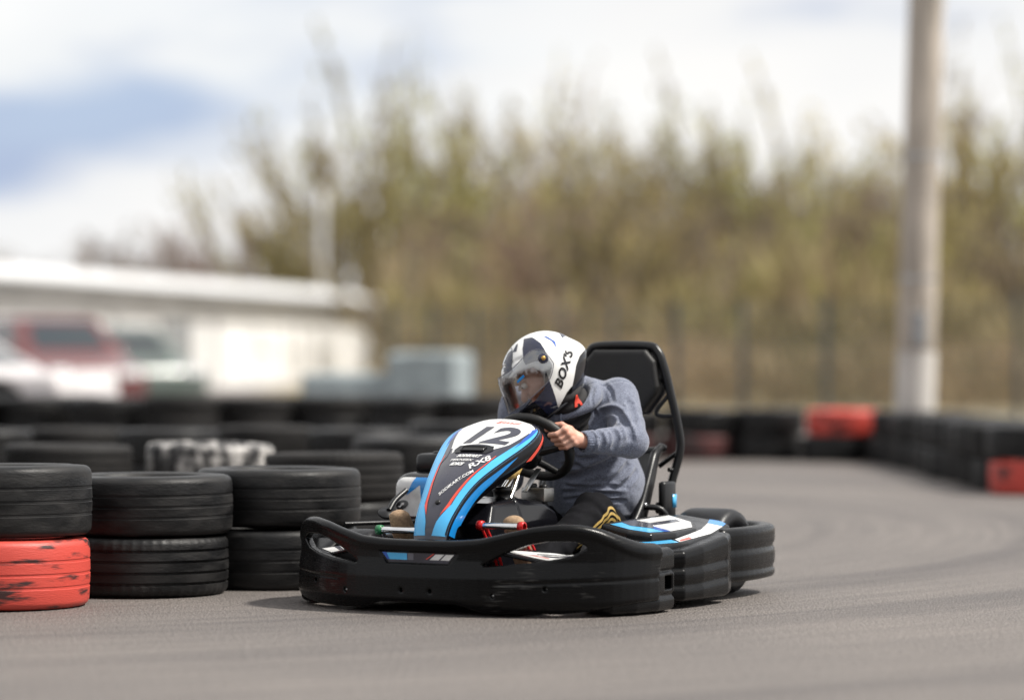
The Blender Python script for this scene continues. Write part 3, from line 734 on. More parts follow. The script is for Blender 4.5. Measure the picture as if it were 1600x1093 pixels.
# ------------------------------------------------------------------ parked vehicles behind the wall
def car(name, loc, rz, paint, label, Ln=4.1, Wd=1.72, Ht=1.48, hood=0.86, nose=0.95):
    root = empty(name, loc, rz); tag(root, label, 'car', 'vehicles parked behind the far tyre wall')
    side = [(0, 0.32), (0.03, 0.62), (0.10, 0.74), (nose, hood), (nose + 0.75, Ht - 0.04), (nose + 1.2, Ht), (Ln - 0.9, Ht - 0.03), (Ln - 0.28, 0.98), (Ln - 0.02, 0.90), (Ln, 0.36), (Ln - 0.3, 0.22), (0.3, 0.22)]
    def f_(P):
        d2 = poly2d(P[:, 0], P[:, 2], side)
        tum = np.clip(P[:, 2] - hood, 0, 1) * 0.30
        d = smax(d2, np.abs(P[:, 1]) - (Wd / 2 - tum), 0.12)
        for xw in (0.78, Ln - 0.78):
            wh = np.hypot(P[:, 0] - xw, P[:, 2] - 0.30) - 0.36
            d = np.maximum(d, -np.maximum(wh, Wd / 2 - 0.22 - np.abs(P[:, 1])))
        return d
    sdf('body', f_, (-0.15, -Wd / 2 - 0.1, 0.1), (Ln + 0.15, Wd / 2 + 0.1, Ht + 0.1), 0.045, paint, root)
    # glass: side windows, screens
    for sd in (-1, 1):
        for poly in ([(nose + 0.35, hood + 0.04), (nose + 0.85, Ht - 0.12), (nose + 1.42, Ht - 0.10), (nose + 1.42, hood + 0.03)],
                     [(nose + 1.50, hood + 0.03), (nose + 1.50, Ht - 0.10), (Ln - 0.95, Ht - 0.13), (Ln - 0.55, hood + 0.08)]):
            V, F = refine([poly], 0.08); O = np.stack([V[:, 0], np.full(len(V), sd * 1.2), V[:, 1]], 1); D = np.tile(np.array([0, -sd, 0.0]), (len(V), 1))
            t_ = march(f_, O, D, 0.006, 1.2); Pt = O + D * t_[:, None]
            mk('side_window', Pt, ccw_fix(Pt, F, np.array([0, sd, 0])), 'glass_dark', root)
    for poly, dr_ in (([(-0.62, hood + 0.08), (0.62, hood + 0.08), (0.52, Ht - 0.10), (-0.52, Ht - 0.10)], 1), ([(-0.58, 1.04), (0.58, 1.04), (0.5, Ht - 0.12), (-0.5, Ht - 0.12)], -1)):
        V, F = refine([poly], 0.08); O = np.stack([np.full(len(V), -0.6 if dr_ > 0 else Ln + 0.6), V[:, 0], V[:, 1]], 1); D = np.tile(np.array([dr_, 0, 0.0]), (len(V), 1))
        t_ = march(f_, O, D, 0.006, 3.2); Pt = O + D * t_[:, None]
        mk('windscreen' if dr_ > 0 else 'rear_window', Pt, ccw_fix(Pt, F, np.array([-dr_, 0, 0.3])), 'glass_dark', root)
    for sd in (-1, 1):
        for xw in (0.78, Ln - 0.78):
            wv, wf = lathe_geo([(0.17, -0.08), (0.29, -0.09), (0.31, -0.05), (0.31, 0.05), (0.29, 0.09), (0.17, 0.08)], 28, closed=True)
            V = np.stack([wv[:, 0] + xw, wv[:, 2] + sd * (Wd / 2 - 0.13), wv[:, 1] + 0.31], 1)
            w_ = mk('wheel', V, wf, 'tyre_black', root)
            wv, wf = lathe_geo([(0, 0.03), (0.05, 0.04), (0.10, 0.02), (0.18, 0.06), (0.18, -0.06), (0, -0.06)], 20)
            V = np.stack([wv[:, 0] + xw, sd * wv[:, 2] + sd * (Wd / 2 - 0.13), wv[:, 1] + 0.31], 1); mk('rim', V, wf, 'alloy', w_)
        v, f = box_geo((0.10, 0.34, 0.15), (0.07, sd * 0.58, 0.66), None, 0.03); mk('headlight', v, f, 'lamp_clear', root)
        v, f = box_geo((0.09, 0.22, 0.26), (Ln - 0.05, sd * 0.68, 0.80), None, 0.03); mk('tail_light', v, f, 'lamp_red', root)
        v, f = box_geo((0.12, 0.20, 0.13), (nose + 0.5, sd * (Wd / 2 + 0.06), hood + 0.08), None, 0.04); mk('mirror', v, f, paint, root)
    return root
car('parked_car', (wx(150, 47.5), 47.5, 0), R(-62 + 180), 'car_red', 'dark red parked car with grey glass in front of the white hall', Ht=1.55, hood=0.95)
car('parked_car', (wx(255, 52), 52.0, 0), R(120), 'car_green', 'grey-green parked car beside the dark red one', Ht=1.45)
car('parked_car', (wx(148, 33.5), 33.5, 0), R(166), 'car_white', 'white parked car with sloping bonnet at the left edge behind the tyre wall', Ht=1.22, hood=0.74, nose=0.85)
tl = empty('covered_trailer', (wx(662, 36), 36.0, 0), R(-6)); tag(tl, 'low grey-blue utility trailer under a tarpaulin left of the driver\'s helmet', 'trailer', 'vehicles parked behind the far tyre wall')
def f_(P):
    d = rbox(P, (0, 0.6, 0.66), (0.40, 0.9, 0.30), 0.05)
    d = smin(d, rbox(P, (-0.85, 0.6, 0.50), (0.55, 0.8, 0.22), 0.07), 0.08)
    return d + 0.03 * (vnoise(P, 5.0, 3) - 0.5)
sdf('tarpaulin', f_, (-1.6, -0.5, 0.15), (0.6, 1.7, 1.1), 0.035, 'tarp', tl)
for sd in (0.02, 1.18):
    wv, wf = lathe_geo([(0.10, -0.06), (0.23, -0.07), (0.25, 0), (0.23, 0.07), (0.10, 0.06)], 22, closed=True); mk('wheel', np.stack([wv[:, 0] - 0.2, wv[:, 2] + sd * 1.18 - 0.25 * (sd < 0.1), wv[:, 1] + 0.25], 1), wf, 'tyre_black', tl)
v, f = box_geo((2.2, 1.3, 0.06), (-0.4, 0.6, 0.30), None, 0.01); mk('chassis', v, f, 'fence_steel', tl, False)
tube('drawbar', [(-1.4, 0.6, 0.32), (-2.1, 0.6, 0.36)], 0.03, 'fence_steel', tl)

# ------------------------------------------------------------------ undergrowth and trees
def cards(P, size, dirs=None, aspect=1.0):
    """small leaf faces, one quad per point"""
    n = len(P); a = rng.normal(size=(n, 3)); a /= np.linalg.norm(a, axis=1)[:, None]
    if dirs is not None:
        a = dirs + 0.35 * a; a /= np.linalg.norm(a, axis=1)[:, None]
    b_ = rng.normal(size=(n, 3)); b_ -= a * (a * b_).sum(1)[:, None]; b_ /= np.linalg.norm(b_, axis=1)[:, None]
    sz = size * rng.uniform(0.6, 1.35, n)
    u = a * (sz * aspect)[:, None] * 0.5; w_ = b_ * sz[:, None] * 0.5
    V = np.stack([P - u, P + w_ * 0.9, P + u, P - w_ * 0.9], 1).reshape(-1, 3)
    F = np.arange(4 * n).reshape(-1, 4)
    return V, [tuple(q) for q in F]
def strip(n, px0, px1, Y0, Y1, hmin, hmax, size, aspect, name, material, label_, cat):
    Y = rng.uniform(Y0, Y1, n); X = (rng.uniform(px0, px1, n) - 800) * Y / FPX
    env = hmin + (hmax - hmin) * vnoise(np.stack([X * 0.22, Y * 0.1, Y * 0], 1), 1.0, 5) ** 1.3
    z = np.maximum(bank_z(X, Y), 0) + rng.uniform(0, 1, n) ** 1.2 * env
    up = np.stack([rng.normal(0, 0.25, n), rng.normal(0, 0.2, n), np.ones(n)], 1)
    v, f = cards(np.stack([X, Y, z], 1), size, up, aspect)
    o = mk(name, v, f, material, None, False); o['kind'] = 'stuff'; o['label'] = label_; o['category'] = cat
strip(9000, 590, 1700, 52, 74, 0.4, 1.5, 0.12, 4.0, 'dry_grass', 'dry_grass', 'tall dry brown grass on the bank behind the mesh fence', 'grass')
strip(8000, 600, 1750, 62, 112, 0.3, 4.2, 0.26, 3.4, 'bramble_thicket', 'bramble', 'brown and olive thicket of bare brambles below the trees', 'thicket')

strip(8000, -11000, 12600, -17, -13, 1.5, 4.5, 0.5, 1.6, 'added_hedge', 'leaf_dark', 'unseen dark foliage added behind the viewer for visor and black plastic to reflect', 'added_hedge')  # out of view, added to darken reflections in visor and black plastic

def shoot(a, d, ln_, bend, n=6):
    """a curved shoot from a along d, lifting towards the vertical"""
    pts = [np.array(a, float)]; d = np.array(d, float); d /= np.linalg.norm(d)
    for k in range(n):
        d = d + np.array([0, 0, bend]) / n + rng.normal(0, 0.035, 3); d /= np.linalg.norm(d)
        pts.append(pts[-1] + d * ln_ / n)
    return np.array(pts)
def tree_meshes(h, spread, nlimb, leafm, barkm, leafn, leaf_size, low=0.12, seed=0):
    global rng
    rng = np.random.default_rng(seed)
    wood = []; P = []; D = []
    tr_ = shoot((0, 0, -0.3), (rng.normal(0, .05), rng.normal(0, .05), 1), h * 0.30, 0.1, 4)
    wood.append(tube_geo(tr_, np.linspace(h * 0.026, h * 0.018, len(tr_)), 7))
    for i in range(nlimb):
        t = rng.uniform(low / 0.3, 1.0); a = tr_[0] + (tr_[-1] - tr_[0]) * t
        az = 2 * math.pi * (i + rng.uniform(-.35, .35)) / nlimb * 2.4; tilt = rng.uniform(0.06, spread)
        d = (math.cos(az) * math.sin(tilt), math.sin(az) * math.sin(tilt), math.cos(tilt))
        L_ = h * rng.uniform(0.42, 0.80) * (1 - 0.15 * tilt)
        lb = shoot(a, d, L_, 0.05, 8)
        wood.append(tube_geo(lb, np.linspace(h * 0.011, h * 0.002, len(lb)), 5))
        for j in range(7):
            q = rng.uniform(0.18, 0.92); b0 = lb[int(q * (len(lb) - 1))]
            dd = (lb[-1] - lb[0]) / np.linalg.norm(lb[-1] - lb[0]) + rng.normal(0, 0.30, 3) * np.array([1, 1, 0.4])
            sh = shoot(b0, dd, L_ * rng.uniform(0.22, 0.42), 0.15, 5)
            wood.append(tube_geo(sh, np.linspace(h * 0.004, h * 0.0012, len(sh)), 4))
            m_ = max(3, int(leafn / (nlimb * 7)))
            tt = rng.uniform(0.1, 1.0, m_); ii = np.minimum((tt * (len(sh) - 1)).astype(int), len(sh) - 2); fr_ = tt * (len(sh) - 1) - ii
            base = sh[ii] * (1 - fr_)[:, None] + sh[ii + 1] * fr_[:, None]
            P.append(base + rng.normal(0, h * 0.012, (m_, 3))); D.append(np.tile((sh[-1] - sh[0]) / np.linalg.norm(sh[-1] - sh[0]), (m_, 1)))
    wv, wf = merge(*wood); lv, lf = cards(np.concatenate(P), leaf_size, np.concatenate(D), 2.2)
    out_ = []
    for nm, v, f, mm in (('trunk', wv, wf, barkm), ('crown', lv, lf, leafm)):
        me = bpy.data.meshes.new(nm); me.from_pydata([tuple(x) for x in v], [], f); me.update(); me.materials.append(MATS[mm]); out_.append(me)
    return out_
kinds = [tree_meshes(12, 0.72, 15, 'leaf_olive', 'bark', 640, 0.22, 0.06, 21),
         tree_meshes(12, 0.85, 16, 'leaf_bright', 'bark', 780, 0.22, 0.05, 22),
         tree_meshes(12, 0.66, 14, 'leaf_grey', 'bark_pale', 500, 0.22, 0.05, 23),
         tree_meshes(12, 0.80, 16, 'leaf_brown', 'bark', 1300, 0.20, 0.03, 24)]
KN = ['upright olive-green tree', 'broad yellow-green tree', 'pale greyish tree of thin stems', 'low brown leafless tree']
# px, distance, height, kind, place in words
trees = [(425, 138, 11.2, 0, 'first from the left of the tall trees, behind the hall end'), (495, 142, 14.6, 1, 'behind the slim white pole'), (560, 132, 13.4, 0, 'behind the right end of the white hall'),
         (630, 146, 15.2, 1, 'left of the middle of the tree row'), (702, 136, 13.8, 1, 'above the grey-blue trailer'), (768, 148, 14.6, 0, 'straight above the kart nose'), (842, 138, 13.2, 2, 'straight above the helmet'),
         (905, 132, 12.2, 1, 'just right of the helmet'), (975, 146, 13.2, 0, 'above the headrest'), (1052, 134, 11.8, 0, 'right of the headrest'), (1125, 142, 12.4, 1, 'midway between headrest and concrete pole'),
         (1205, 128, 11.2, 0, 'left of the concrete pole by two crowns'), (1285, 138, 11.6, 1, 'next left of the concrete pole'), (1370, 126, 8.8, 1, 'directly left of the concrete pole'), (1475, 120, 11.6, 2, 'directly right of the concrete pole'),
         (1540, 112, 11.0, 0, 'near the right edge'), (1640, 105, 9.6, 1, 'cut by the right edge'),
         (-20, 170, 8.2, 3, 'cut by the left edge above the hall'), (75, 165, 7.6, 3, 'second from the left above the hall roof'), (160, 172, 8.8, 3, 'third from the left above the hall roof'), (245, 168, 9.4, 3, 'fourth from the left above the hall roof'),
         (330, 160, 9.8, 3, 'fifth from the left above the hall roof'), (405, 156, 8.8, 3, 'sixth from the left above the hall roof')]
trees += [(-90 - i * 85, 168 + (i % 3) * 5, 8.0 + (i * 13 % 5) * 0.4, 3, 'beyond the left picture edge, %s outwards' % ORD[i]) for i in range(9)]
# low brown and olive growth that fills in between the tall trees
trees += [(px, 108 + (i % 3) * 6, 5.2 + (i * 37 % 10) * 0.2, (1, 3, 0)[i % 3], 'in the understorey, %s from the left' % ORD[i]) for i, px in enumerate(range(612, 1680, 72))]
trees += [(px, 72 + (i * 17 % 5) * 5, 3.6 + (i * 29 % 7) * 0.45, (2, 0, 1, 3)[i % 4], 'as a sapling on the bank, %s from the left' % ORD[i]) for i, px in enumerate(range(640, 1620, 62))]
kinds.append(tree_meshes(12, 0.75, 22, 'leaf_dark', 'bark', 5200, 0.40, 0.02, 25)); KN.append('dense dark evergreen')  # trees added out of view so the black plastic reflects something dark
trees += [(800 + 4889 * (-30 + 5.0 * i) / -15.0, -15.0 - 2.5 * (i % 2), 8.0 + (i * 31 % 7) * 0.35, 4, 'of the unseen belt added behind the viewer for dark reflections, %s in the row' % ORD[i]) for i in range(13)]
for i, (px, Y, h, kd, where) in enumerate(trees):
    X = wx(px, Y); z0 = max(0.0, float(bank_z(np.array(X), np.array(Y)))) - 0.2
    root = empty('tree', (X, Y, z0), random.uniform(0, 6.28)); s_ = h / 12.0
    low_ = 'understorey' in where
    wd_ = random.uniform(0.85, 1.3) * (1.4 if low_ else 1.0); root.scale = (s_ * wd_, s_ * wd_, s_)
    for me in kinds[kd]:
        o = bpy.data.objects.new(me.name, me); COL.objects.link(o); o.parent = root
    tag(root, KN[kd] + ' ' + where, 'tree', 'trees behind the track')

# ------------------------------------------------------------------ go-kart: local axes x = driver's left, y = backwards, z = up; y = 0 is the front of the bumper
KLOC = (wx(650, 10.8), 10.8, 0.0); KRZ = R(-31)
kart = empty('go_kart', KLOC, KRZ)
tag(kart, 'black racing go-kart with blue and white nose panel numbered 12', 'go-kart')

def smooth_tab(x, xs, ys):
    return np.interp(x, xs, ys)
# --- front bumper
plan = catmull([(-0.700, 0.43), (-0.690, 0.35), (-0.655, 0.262), (-0.595, 0.185), (-0.50, 0.108), (-0.40, 0.054), (-0.29, 0.020), (-0.15, 0.004), (0, 0.0),
                (0.15, 0.004), (0.29, 0.020), (0.40, 0.054), (0.50, 0.108), (0.595, 0.185), (0.655, 0.262), (0.690, 0.35), (0.700, 0.43)], 3)
plan[:, 1] += 0.020
TX = [0, 0.14, 0.24, 0.33, 0.42, 0.50, 0.56, 0.61, 0.66, 0.69, 0.72]; TZ = [0.250, 0.251, 0.258, 0.279, 0.301, 0.312, 0.309, 0.294, 0.262, 0.236, 0.222]
BX = [0, 0.12, 0.17, 0.215, 0.25, 0.40, 0.52, 0.60, 0.66, 0.70]; BZ = [0.040, 0.040, 0.038, 0.018, 0.012, 0.012, 0.014, 0.022, 0.036, 0.046]
txf = np.linspace(0, 0.75, 60)
def smoothed(xs, ys):
    y = np.interp(txf, xs, ys); k = np.array([1, 3, 5, 3, 1.0]) / 13
    yp = np.concatenate([y[2:0:-1], y, y[-1:], y[-1:]]); return np.convolve(yp, k, 'valid')
TZs, BZs = smoothed(TX, TZ), smoothed(BX, BZ)
SLOT = [(0.262, 0.176), (0.335, 0.216), (0.41, 0.244), (0.47, 0.256), (0.545, 0.256), (0.575, 0.240), (0.535, 0.214), (0.47, 0.200), (0.40, 0.190)]
REC = [(-0.155, 0.214), (0.160, 0.214), (0.128, 0.176), (-0.123, 0.176)]
def bumper_f(P, cut=True):
    x, y, z = P[:, 0], P[:, 1], P[:, 2]; ax = np.abs(x)
    zt = np.interp(ax, txf, TZs); zb = np.interp(ax, txf, BZs)
    bul = 0.016 * np.clip((0.19 - z) / 0.06, 0, 1) * np.clip((z + 0.02) / 0.06, 0, 1) + 0.006 * np.clip((0.05 - z) / 0.03, -1, 1) * 0
    bul = bul - 0.022 * np.clip((0.055 - z) / 0.05, 0, 1.2)
    d2, _ = polyline2d(x, y + bul, plan)
    d = smax(smax(d2 - 0.017, z - zt, 0.012), zb - z, 0.018)
    lip = np.hypot(d2, z - (zt - 0.014)) - 0.0215
    d = smin(d, lip, 0.010)
    # long dents that the moulding has between its panels
    d = d + 0.004 * np.exp(-((z - (0.105 + 0.03 * ax)) / 0.006) ** 2) * np.clip((ax - 0.30) / 0.05, 0, 1)
    if cut:
        sl = poly2d(ax, z, SLOT) - 0.004
        d = smax(d, -sl, 0.008)
        rc = np.maximum(poly2d(x, z, REC) - 0.002, y - 0.014)
        d = smax(d, -rc, 0.004)
    # moulded screw wells
    for bx_, bz_ in ((-0.055, 0.083), (0.062, 0.083), (-0.47, 0.10), (0.47, 0.10), (0.30, 0.075), (-0.30, 0.075)):
        d = smax(d, -(np.hypot(x - bx_, z - bz_) - 0.0075 + np.maximum(0, y - np.interp(abs(bx_), [0, 0.3, 0.47], [0.003, 0.022, 0.09])) * 3), 0.003)
    return d
fb = sdf('front_bumper', bumper_f, (-0.76, -0.04, -0.01), (0.76, 0.50, 0.36), 0.0052, 'bumper_plastic', kart)
def front_print(name, polys, material, parent, off=0.0012, f=bumper_f, maxlen=0.012):
    V, F = refine(polys, maxlen); O = np.stack([V[:, 0], np.full(len(V), -0.12), V[:, 1]], 1); D = np.tile(np.array([0, 1.0, 0]), (len(V), 1))
    t_ = march(f, O, D, off, 0.7); Pt = O + D * t_[:, None]
    return mk(name, Pt, ccw_fix(Pt, F, np.array([0, -1, 0])), material, parent)
front_print('badge_panel', [[(-0.148, 0.2115), (0.150, 0.2115), (0.122, 0.1785), (-0.120, 0.1785)]], 'navy_print', fb, 0.0006)
front_print('badge_blue', [[(-0.142, 0.210), (-0.045, 0.210), (-0.045, 0.187), (-0.125, 0.187)]], 'light_blue', fb, 0.0014)
front_print('badge_edge', [[(-0.147, 0.2113), (-0.130, 0.2113), (-0.116, 0.187), (-0.126, 0.187)]], 'deep_blue', fb, 0.0020)
front_print('badge_grey', [[(-0.042, 0.210), (-0.018, 0.210), (-0.018, 0.187), (-0.042, 0.187)]], 'grey_print', fb, 0.0014)
front_print('badge_white', [[(0.072, 0.209), (0.108, 0.209), (0.084, 0.189), (0.048, 0.189)], [(0.114, 0.209), (0.147, 0.209), (0.126, 0.189), (0.092, 0.189)]], 'white_paint', fb, 0.0014)
front_print('badge_red', [[(0.062, 0.2105), (0.068, 0.2105), (0.036, 0.190), (0.030, 0.190)]], 'red_print', fb, 0.0016)
for bx_, bz_ in ((-0.055, 0.083), (0.062, 0.083), (-0.47, 0.10), (0.47, 0.10), (0.30, 0.075), (-0.30, 0.075)):
    yb = float(march(bumper_f, np.array([[bx_, -0.1, bz_]]), np.array([[0, 1.0, 0]]), 0.0, 0.6)[0]) - 0.1
    v, f = lathe_geo([(0, -0.0045), (0.003, -0.0045), (0.0062, -0.002), (0.0068, 0.003), (0, 0.003)], 12)
    mk('screw', np.stack([v[:, 0] + bx_, v[:, 2] + yb, v[:, 1] + bz_], 1), f, 'steel', fb)

# --- bumper end blocks guarding the front wheels
def end_f(P):
    x, y, z = P[:, 0], P[:, 1], P[:, 2]
    d2 = poly2d(x, y, [(0.565, 0.215), (0.645, 0.235), (0.690, 0.33), (0.712, 0.45), (0.705, 0.57), (0.665, 0.605), (0.58, 0.605), (0.56, 0.42)])
    zt = 0.150 + 0.065 * np.clip((y - 0.20) / 0.16, 0, 1)
    zb = 0.018 + 0.0 * y
    d = smax(smax(d2 + 0.012, z - zt, 0.035), zb - z, 0.03) - 0.012
    # tongue-shaped hollow towards the bumper and ledges along the flank
    d = d + 0.010 * np.exp(-((z - 0.147) / 0.007) ** 2) * np.clip((y - 0.42) / 0.03, 0, 1)
    d = d + 0.009 * np.exp(-((z - 0.062) / 0.009) ** 2) * np.clip((y - 0.34) / 0.05, 0, 1)
    win = np.maximum(np.abs(y - 0.525) - 0.026, np.abs(z - 0.105) - 0.019) - 0.004
    d = smax(d, -np.maximum(win, 0.672 - x), 0.006)
    return d
v, f = sdf_geo(end_f, (0.52, 0.18, -0.01), (0.75, 0.64, 0.25), 0.0055)
mk('bumper_end', v, f, 'bumper_plastic', kart); mk('bumper_end', v, f, 'bumper_plastic', kart, mirror=True)

# --- fairing behind the bumper slots, with its white and blue print
def fair_f(P):
    x, y, z = P[:, 0], P[:, 1], P[:, 2]; ax = np.abs(x)
    d2 = poly2d(ax, y, [(0.0, 0.045), (0.30, 0.065), (0.42, 0.105), (0.52, 0.175), (0.57, 0.23), (0.50, 0.30), (0.36, 0.24), (0.12, 0.14), (0.0, 0.13)])
    zm = 0.238 - 0.055 * np.clip((ax - 0.20) / 0.25, 0, 1) + 0.10 * np.clip(y - 0.12, 0, 1) * np.clip((ax - 0.2) / 0.2, 0, 1)
    return smax(d2, np.abs(z - zm) - 0.007, 0.006)
fa = sdf('front_fairing', fair_f, (-0.62, 0.02, 0.12), (0.62, 0.34, 0.29), 0.0055, 'gloss_black', kart)
def top_print(name, polys, material, parent, f, off=0.0012, z0=0.6, maxlen=0.014):
    V, F = refine(polys, maxlen); O = np.stack([V[:, 0], V[:, 1], np.full(len(V), z0)], 1); D = np.tile(np.array([0, 0, -1.0]), (len(V), 1))
    t_ = march(f, O, D, off, 0.9); Pt = O + D * t_[:, None]
    return mk(name, Pt, ccw_fix(Pt, F, np.array([0, 0, 1])), material, parent)
for sd in (1, -1):
    q = lambda ps: [(sd * a, b_) for a, b_ in ps]
    top_print('fairing_white', [q([(0.27, 0.085), (0.44, 0.135), (0.54, 0.215), (0.50, 0.285), (0.42, 0.245), (0.34, 0.175)])], 'white_paint', fa, fair_f)
    top_print('fairing_stripe', [q([(0.40, 0.165), (0.425, 0.168), (0.52, 0.262), (0.505, 0.275)]), q([(0.36, 0.150), (0.372, 0.150), (0.47, 0.255), (0.455, 0.25)])], 'navy_print', fa, fair_f, 0.0020)
    top_print('fairing_red', [q([(0.325, 0.128), (0.333, 0.124), (0.44, 0.158), (0.435, 0.164)])], 'red_print', fa, fair_f, 0.0020)
    top_print('fairing_blue', [q([(0.30, 0.10), (0.35, 0.118), (0.40, 0.16), (0.37, 0.175), (0.33, 0.14)])], 'light_blue' if sd < 0 else 'white_paint', fa, fair_f, 0.0026)
top_print('fairing_white', [[(-0.115, 0.085), (-0.05, 0.085), (-0.05, 0.115), (-0.115, 0.115)], [(0.13, 0.08), (0.24, 0.085), (0.24, 0.12), (0.13, 0.115)]], 'white_paint', fa, fair_f)
top_print('fairing_blue', [[(-0.20, 0.085), (-0.14, 0.085), (-0.14, 0.115), (-0.20, 0.115)]], 'light_blue', fa, fair_f)

# --- nose panel
NP = np.array([(0.088, 0.252, 0.066), (0.104, 0.300, 0.072), (0.134, 0.347, 0.080), (0.184, 0.402, 0.092), (0.247, 0.455, 0.112), (0.345, 0.513, 0.146), (0.425, 0.555, 0.172),
               (0.480, 0.584, 0.184), (0.525, 0.608, 0.183), (0.560, 0.627, 0.166), (0.583, 0.641, 0.132), (0.596, 0.649, 0.085), (0.600, 0.652, 0.03)])
NC = catmull(NP, 12)
seglen = np.concatenate([[0], np.cumsum(np.linalg.norm(np.diff(NC[:, :2], axis=0), axis=1))]); NL = seglen[-1]
def nose(u, b_, off=0.0):
    """u in -1..1 across, b_ in 0..1 from foot to top -> point of the panel"""
    l = np.clip(b_, 0, 1) * NL
    y = np.interp(l, seglen, NC[:, 0]); z = np.interp(l, seglen, NC[:, 1]); hw = np.interp(l, seglen, NC[:, 2])
    e = 0.004; l1 = np.clip(l - e * 4, 0, NL); l2 = np.clip(l + e * 4, 0, NL)
    dy = np.interp(l2, seglen, NC[:, 0]) - np.interp(l1, seglen, NC[:, 0]); dz = np.interp(l2, seglen, NC[:, 1]) - np.interp(l1, seglen, NC[:, 1])
    n_ = np.hypot(dy, dz) + 1e-9; ny, nz_ = -dz / n_, dy / n_
    bulge = 0.020 * (1 - np.abs(u) ** 2.4) * np.clip(hw / 0.1, 0.4, 1.3) + off
    return np.stack([u * hw, y + ny * bulge, z + nz_ * bulge], -1)
def nose_hw(b_): return np.interp(np.clip(b_, 0, 1) * NL, seglen, NC[:, 2])
nu, nb_ = 33, 64
V = []; F = []
for j in range(nb_):
    bb = j / (nb_ - 1)
    for i in range(nu): V.append(nose(np.array(-1 + 2 * i / (nu - 1)), np.array(bb)))
for j in range(nb_ - 1):
    for i in range(nu - 1):
        a = j * nu + i; F.append((a, a + 1, a + nu + 1, a + nu))
top_n = len(V)
# the turned-down skirt round the panel, then the back sheet
loop = [j * nu + nu - 1 for j in range(nb_)] + [(nb_ - 1) * nu + i for i in range(nu - 2, 0, -1)] + [j * nu for j in range(nb_ - 1, -1, -1)] + [i for i in range(1, nu - 1)]
Va = np.array(V); cen_l = []
def skirt_pt(p, k, jj):
    bb = min(1, max(0, jj)); l = bb * NL
    dy = np.interp(min(l + .02, NL), seglen, NC[:, 0]) - np.interp(max(l - .02, 0), seglen, NC[:, 0]); dz = np.interp(min(l + .02, NL), seglen, NC[:, 1]) - np.interp(max(l - .02, 0), seglen, NC[:, 1])
    n_ = math.hypot(dy, dz); back = np.array([0, dz / n_, -dy / n_])
    dep = 0.052 + 0.012 * math.sin(bb * math.pi)
    ctr = np.array([0, p[1], p[2]])
    s_ = [1.02, 1.03, 1.01, 0.95][k]; q = ctr + (p - ctr) * s_
    return q + back * dep * [0.08, 0.45, 0.92, 1.0][k]
rings = [loop]
for k in range(4):
    r_ = []
    for idx in loop:
        jj = (idx // nu) / (nb_ - 1); V.append(skirt_pt(Va[idx], k, jj)); r_.append(len(V) - 1)
    rings.append(r_)
sk = []
for k in range(4):
    for q in range(len(loop)):
        p = (q + 1) % len(loop); sk.append((rings[k][q], rings[k + 1][q], rings[k + 1][p], rings[k][p]))
Va2 = np.array(V)
npn = mk('nose_panel', Va2, ccw_fix(Va2, F, np.array([0, -0.7, 0.7])) , 'navy_print', kart)
sko = mk('panel_skirt', Va2, [tuple(reversed(q)) for q in sk], 'gloss_black', npn)
bmq = bmesh.new(); bmq.from_mesh(sko.data); bmesh.ops.delete(bmq, geom=[v_ for v_ in bmq.verts if not v_.link_faces], context='VERTS'); bmesh.ops.recalc_face_normals(bmq, faces=bmq.faces); bmq.to_mesh(sko.data); bmq.free()
bmq = bmesh.new(); bmq.from_mesh(npn.data); bmesh.ops.delete(bmq, geom=[v_ for v_ in bmq.verts if not v_.link_faces], context='VERTS'); bmq.to_mesh(npn.data); bmq.free()
def nose_print(name, polys, material, off, maxlen=0.05, parent=npn):
    V, F = refine(polys, maxlen); Pt = nose(V[:, 0], V[:, 1], off)
    return mk(name, Pt, ccw_fix(Pt, F, np.array([0, -0.7, 0.7])), material, parent)
def nose_text(s, a, b_, size, material, ang=0.0, shear=0.0, bold=0.0, off=0.0022, sx=1.0, sy=1.0, space=1.0):
    V, F = text_geo(s, size, shear, bold, space, 0.012)
    x, y = V[:, 0] * sx, V[:, 1] * sy; c, s2 = math.cos(ang), math.sin(ang)
    X = a + c * x - s2 * y; B = b_ + (s2 * x + c * y) / NL
    Pt = nose(np.clip(X / nose_hw(B), -0.99, 0.99), B, off)
    return mk('lettering', Pt, ccw_fix(Pt, F, np.array([0, -0.7, 0.7])), material, npn)
E1 = 0.985
nose_print('white_field', [[(-0.80, 0.685), (-0.86, 0.80), (-0.90, 0.90), (-0.86, 0.985), (0, 0.999), (0.86, 0.985), (0.90, 0.90), (0.86, 0.80), (0.62, 0.70), (0.34, 0.615), (0.46, 0.66), (0.30, 0.69), (0, 0.70), (-0.30, 0.69), (-0.42, 0.66), (-0.52, 0.605), (-0.58, 0.66)]], 'white_paint', 0.0007, 0.04)
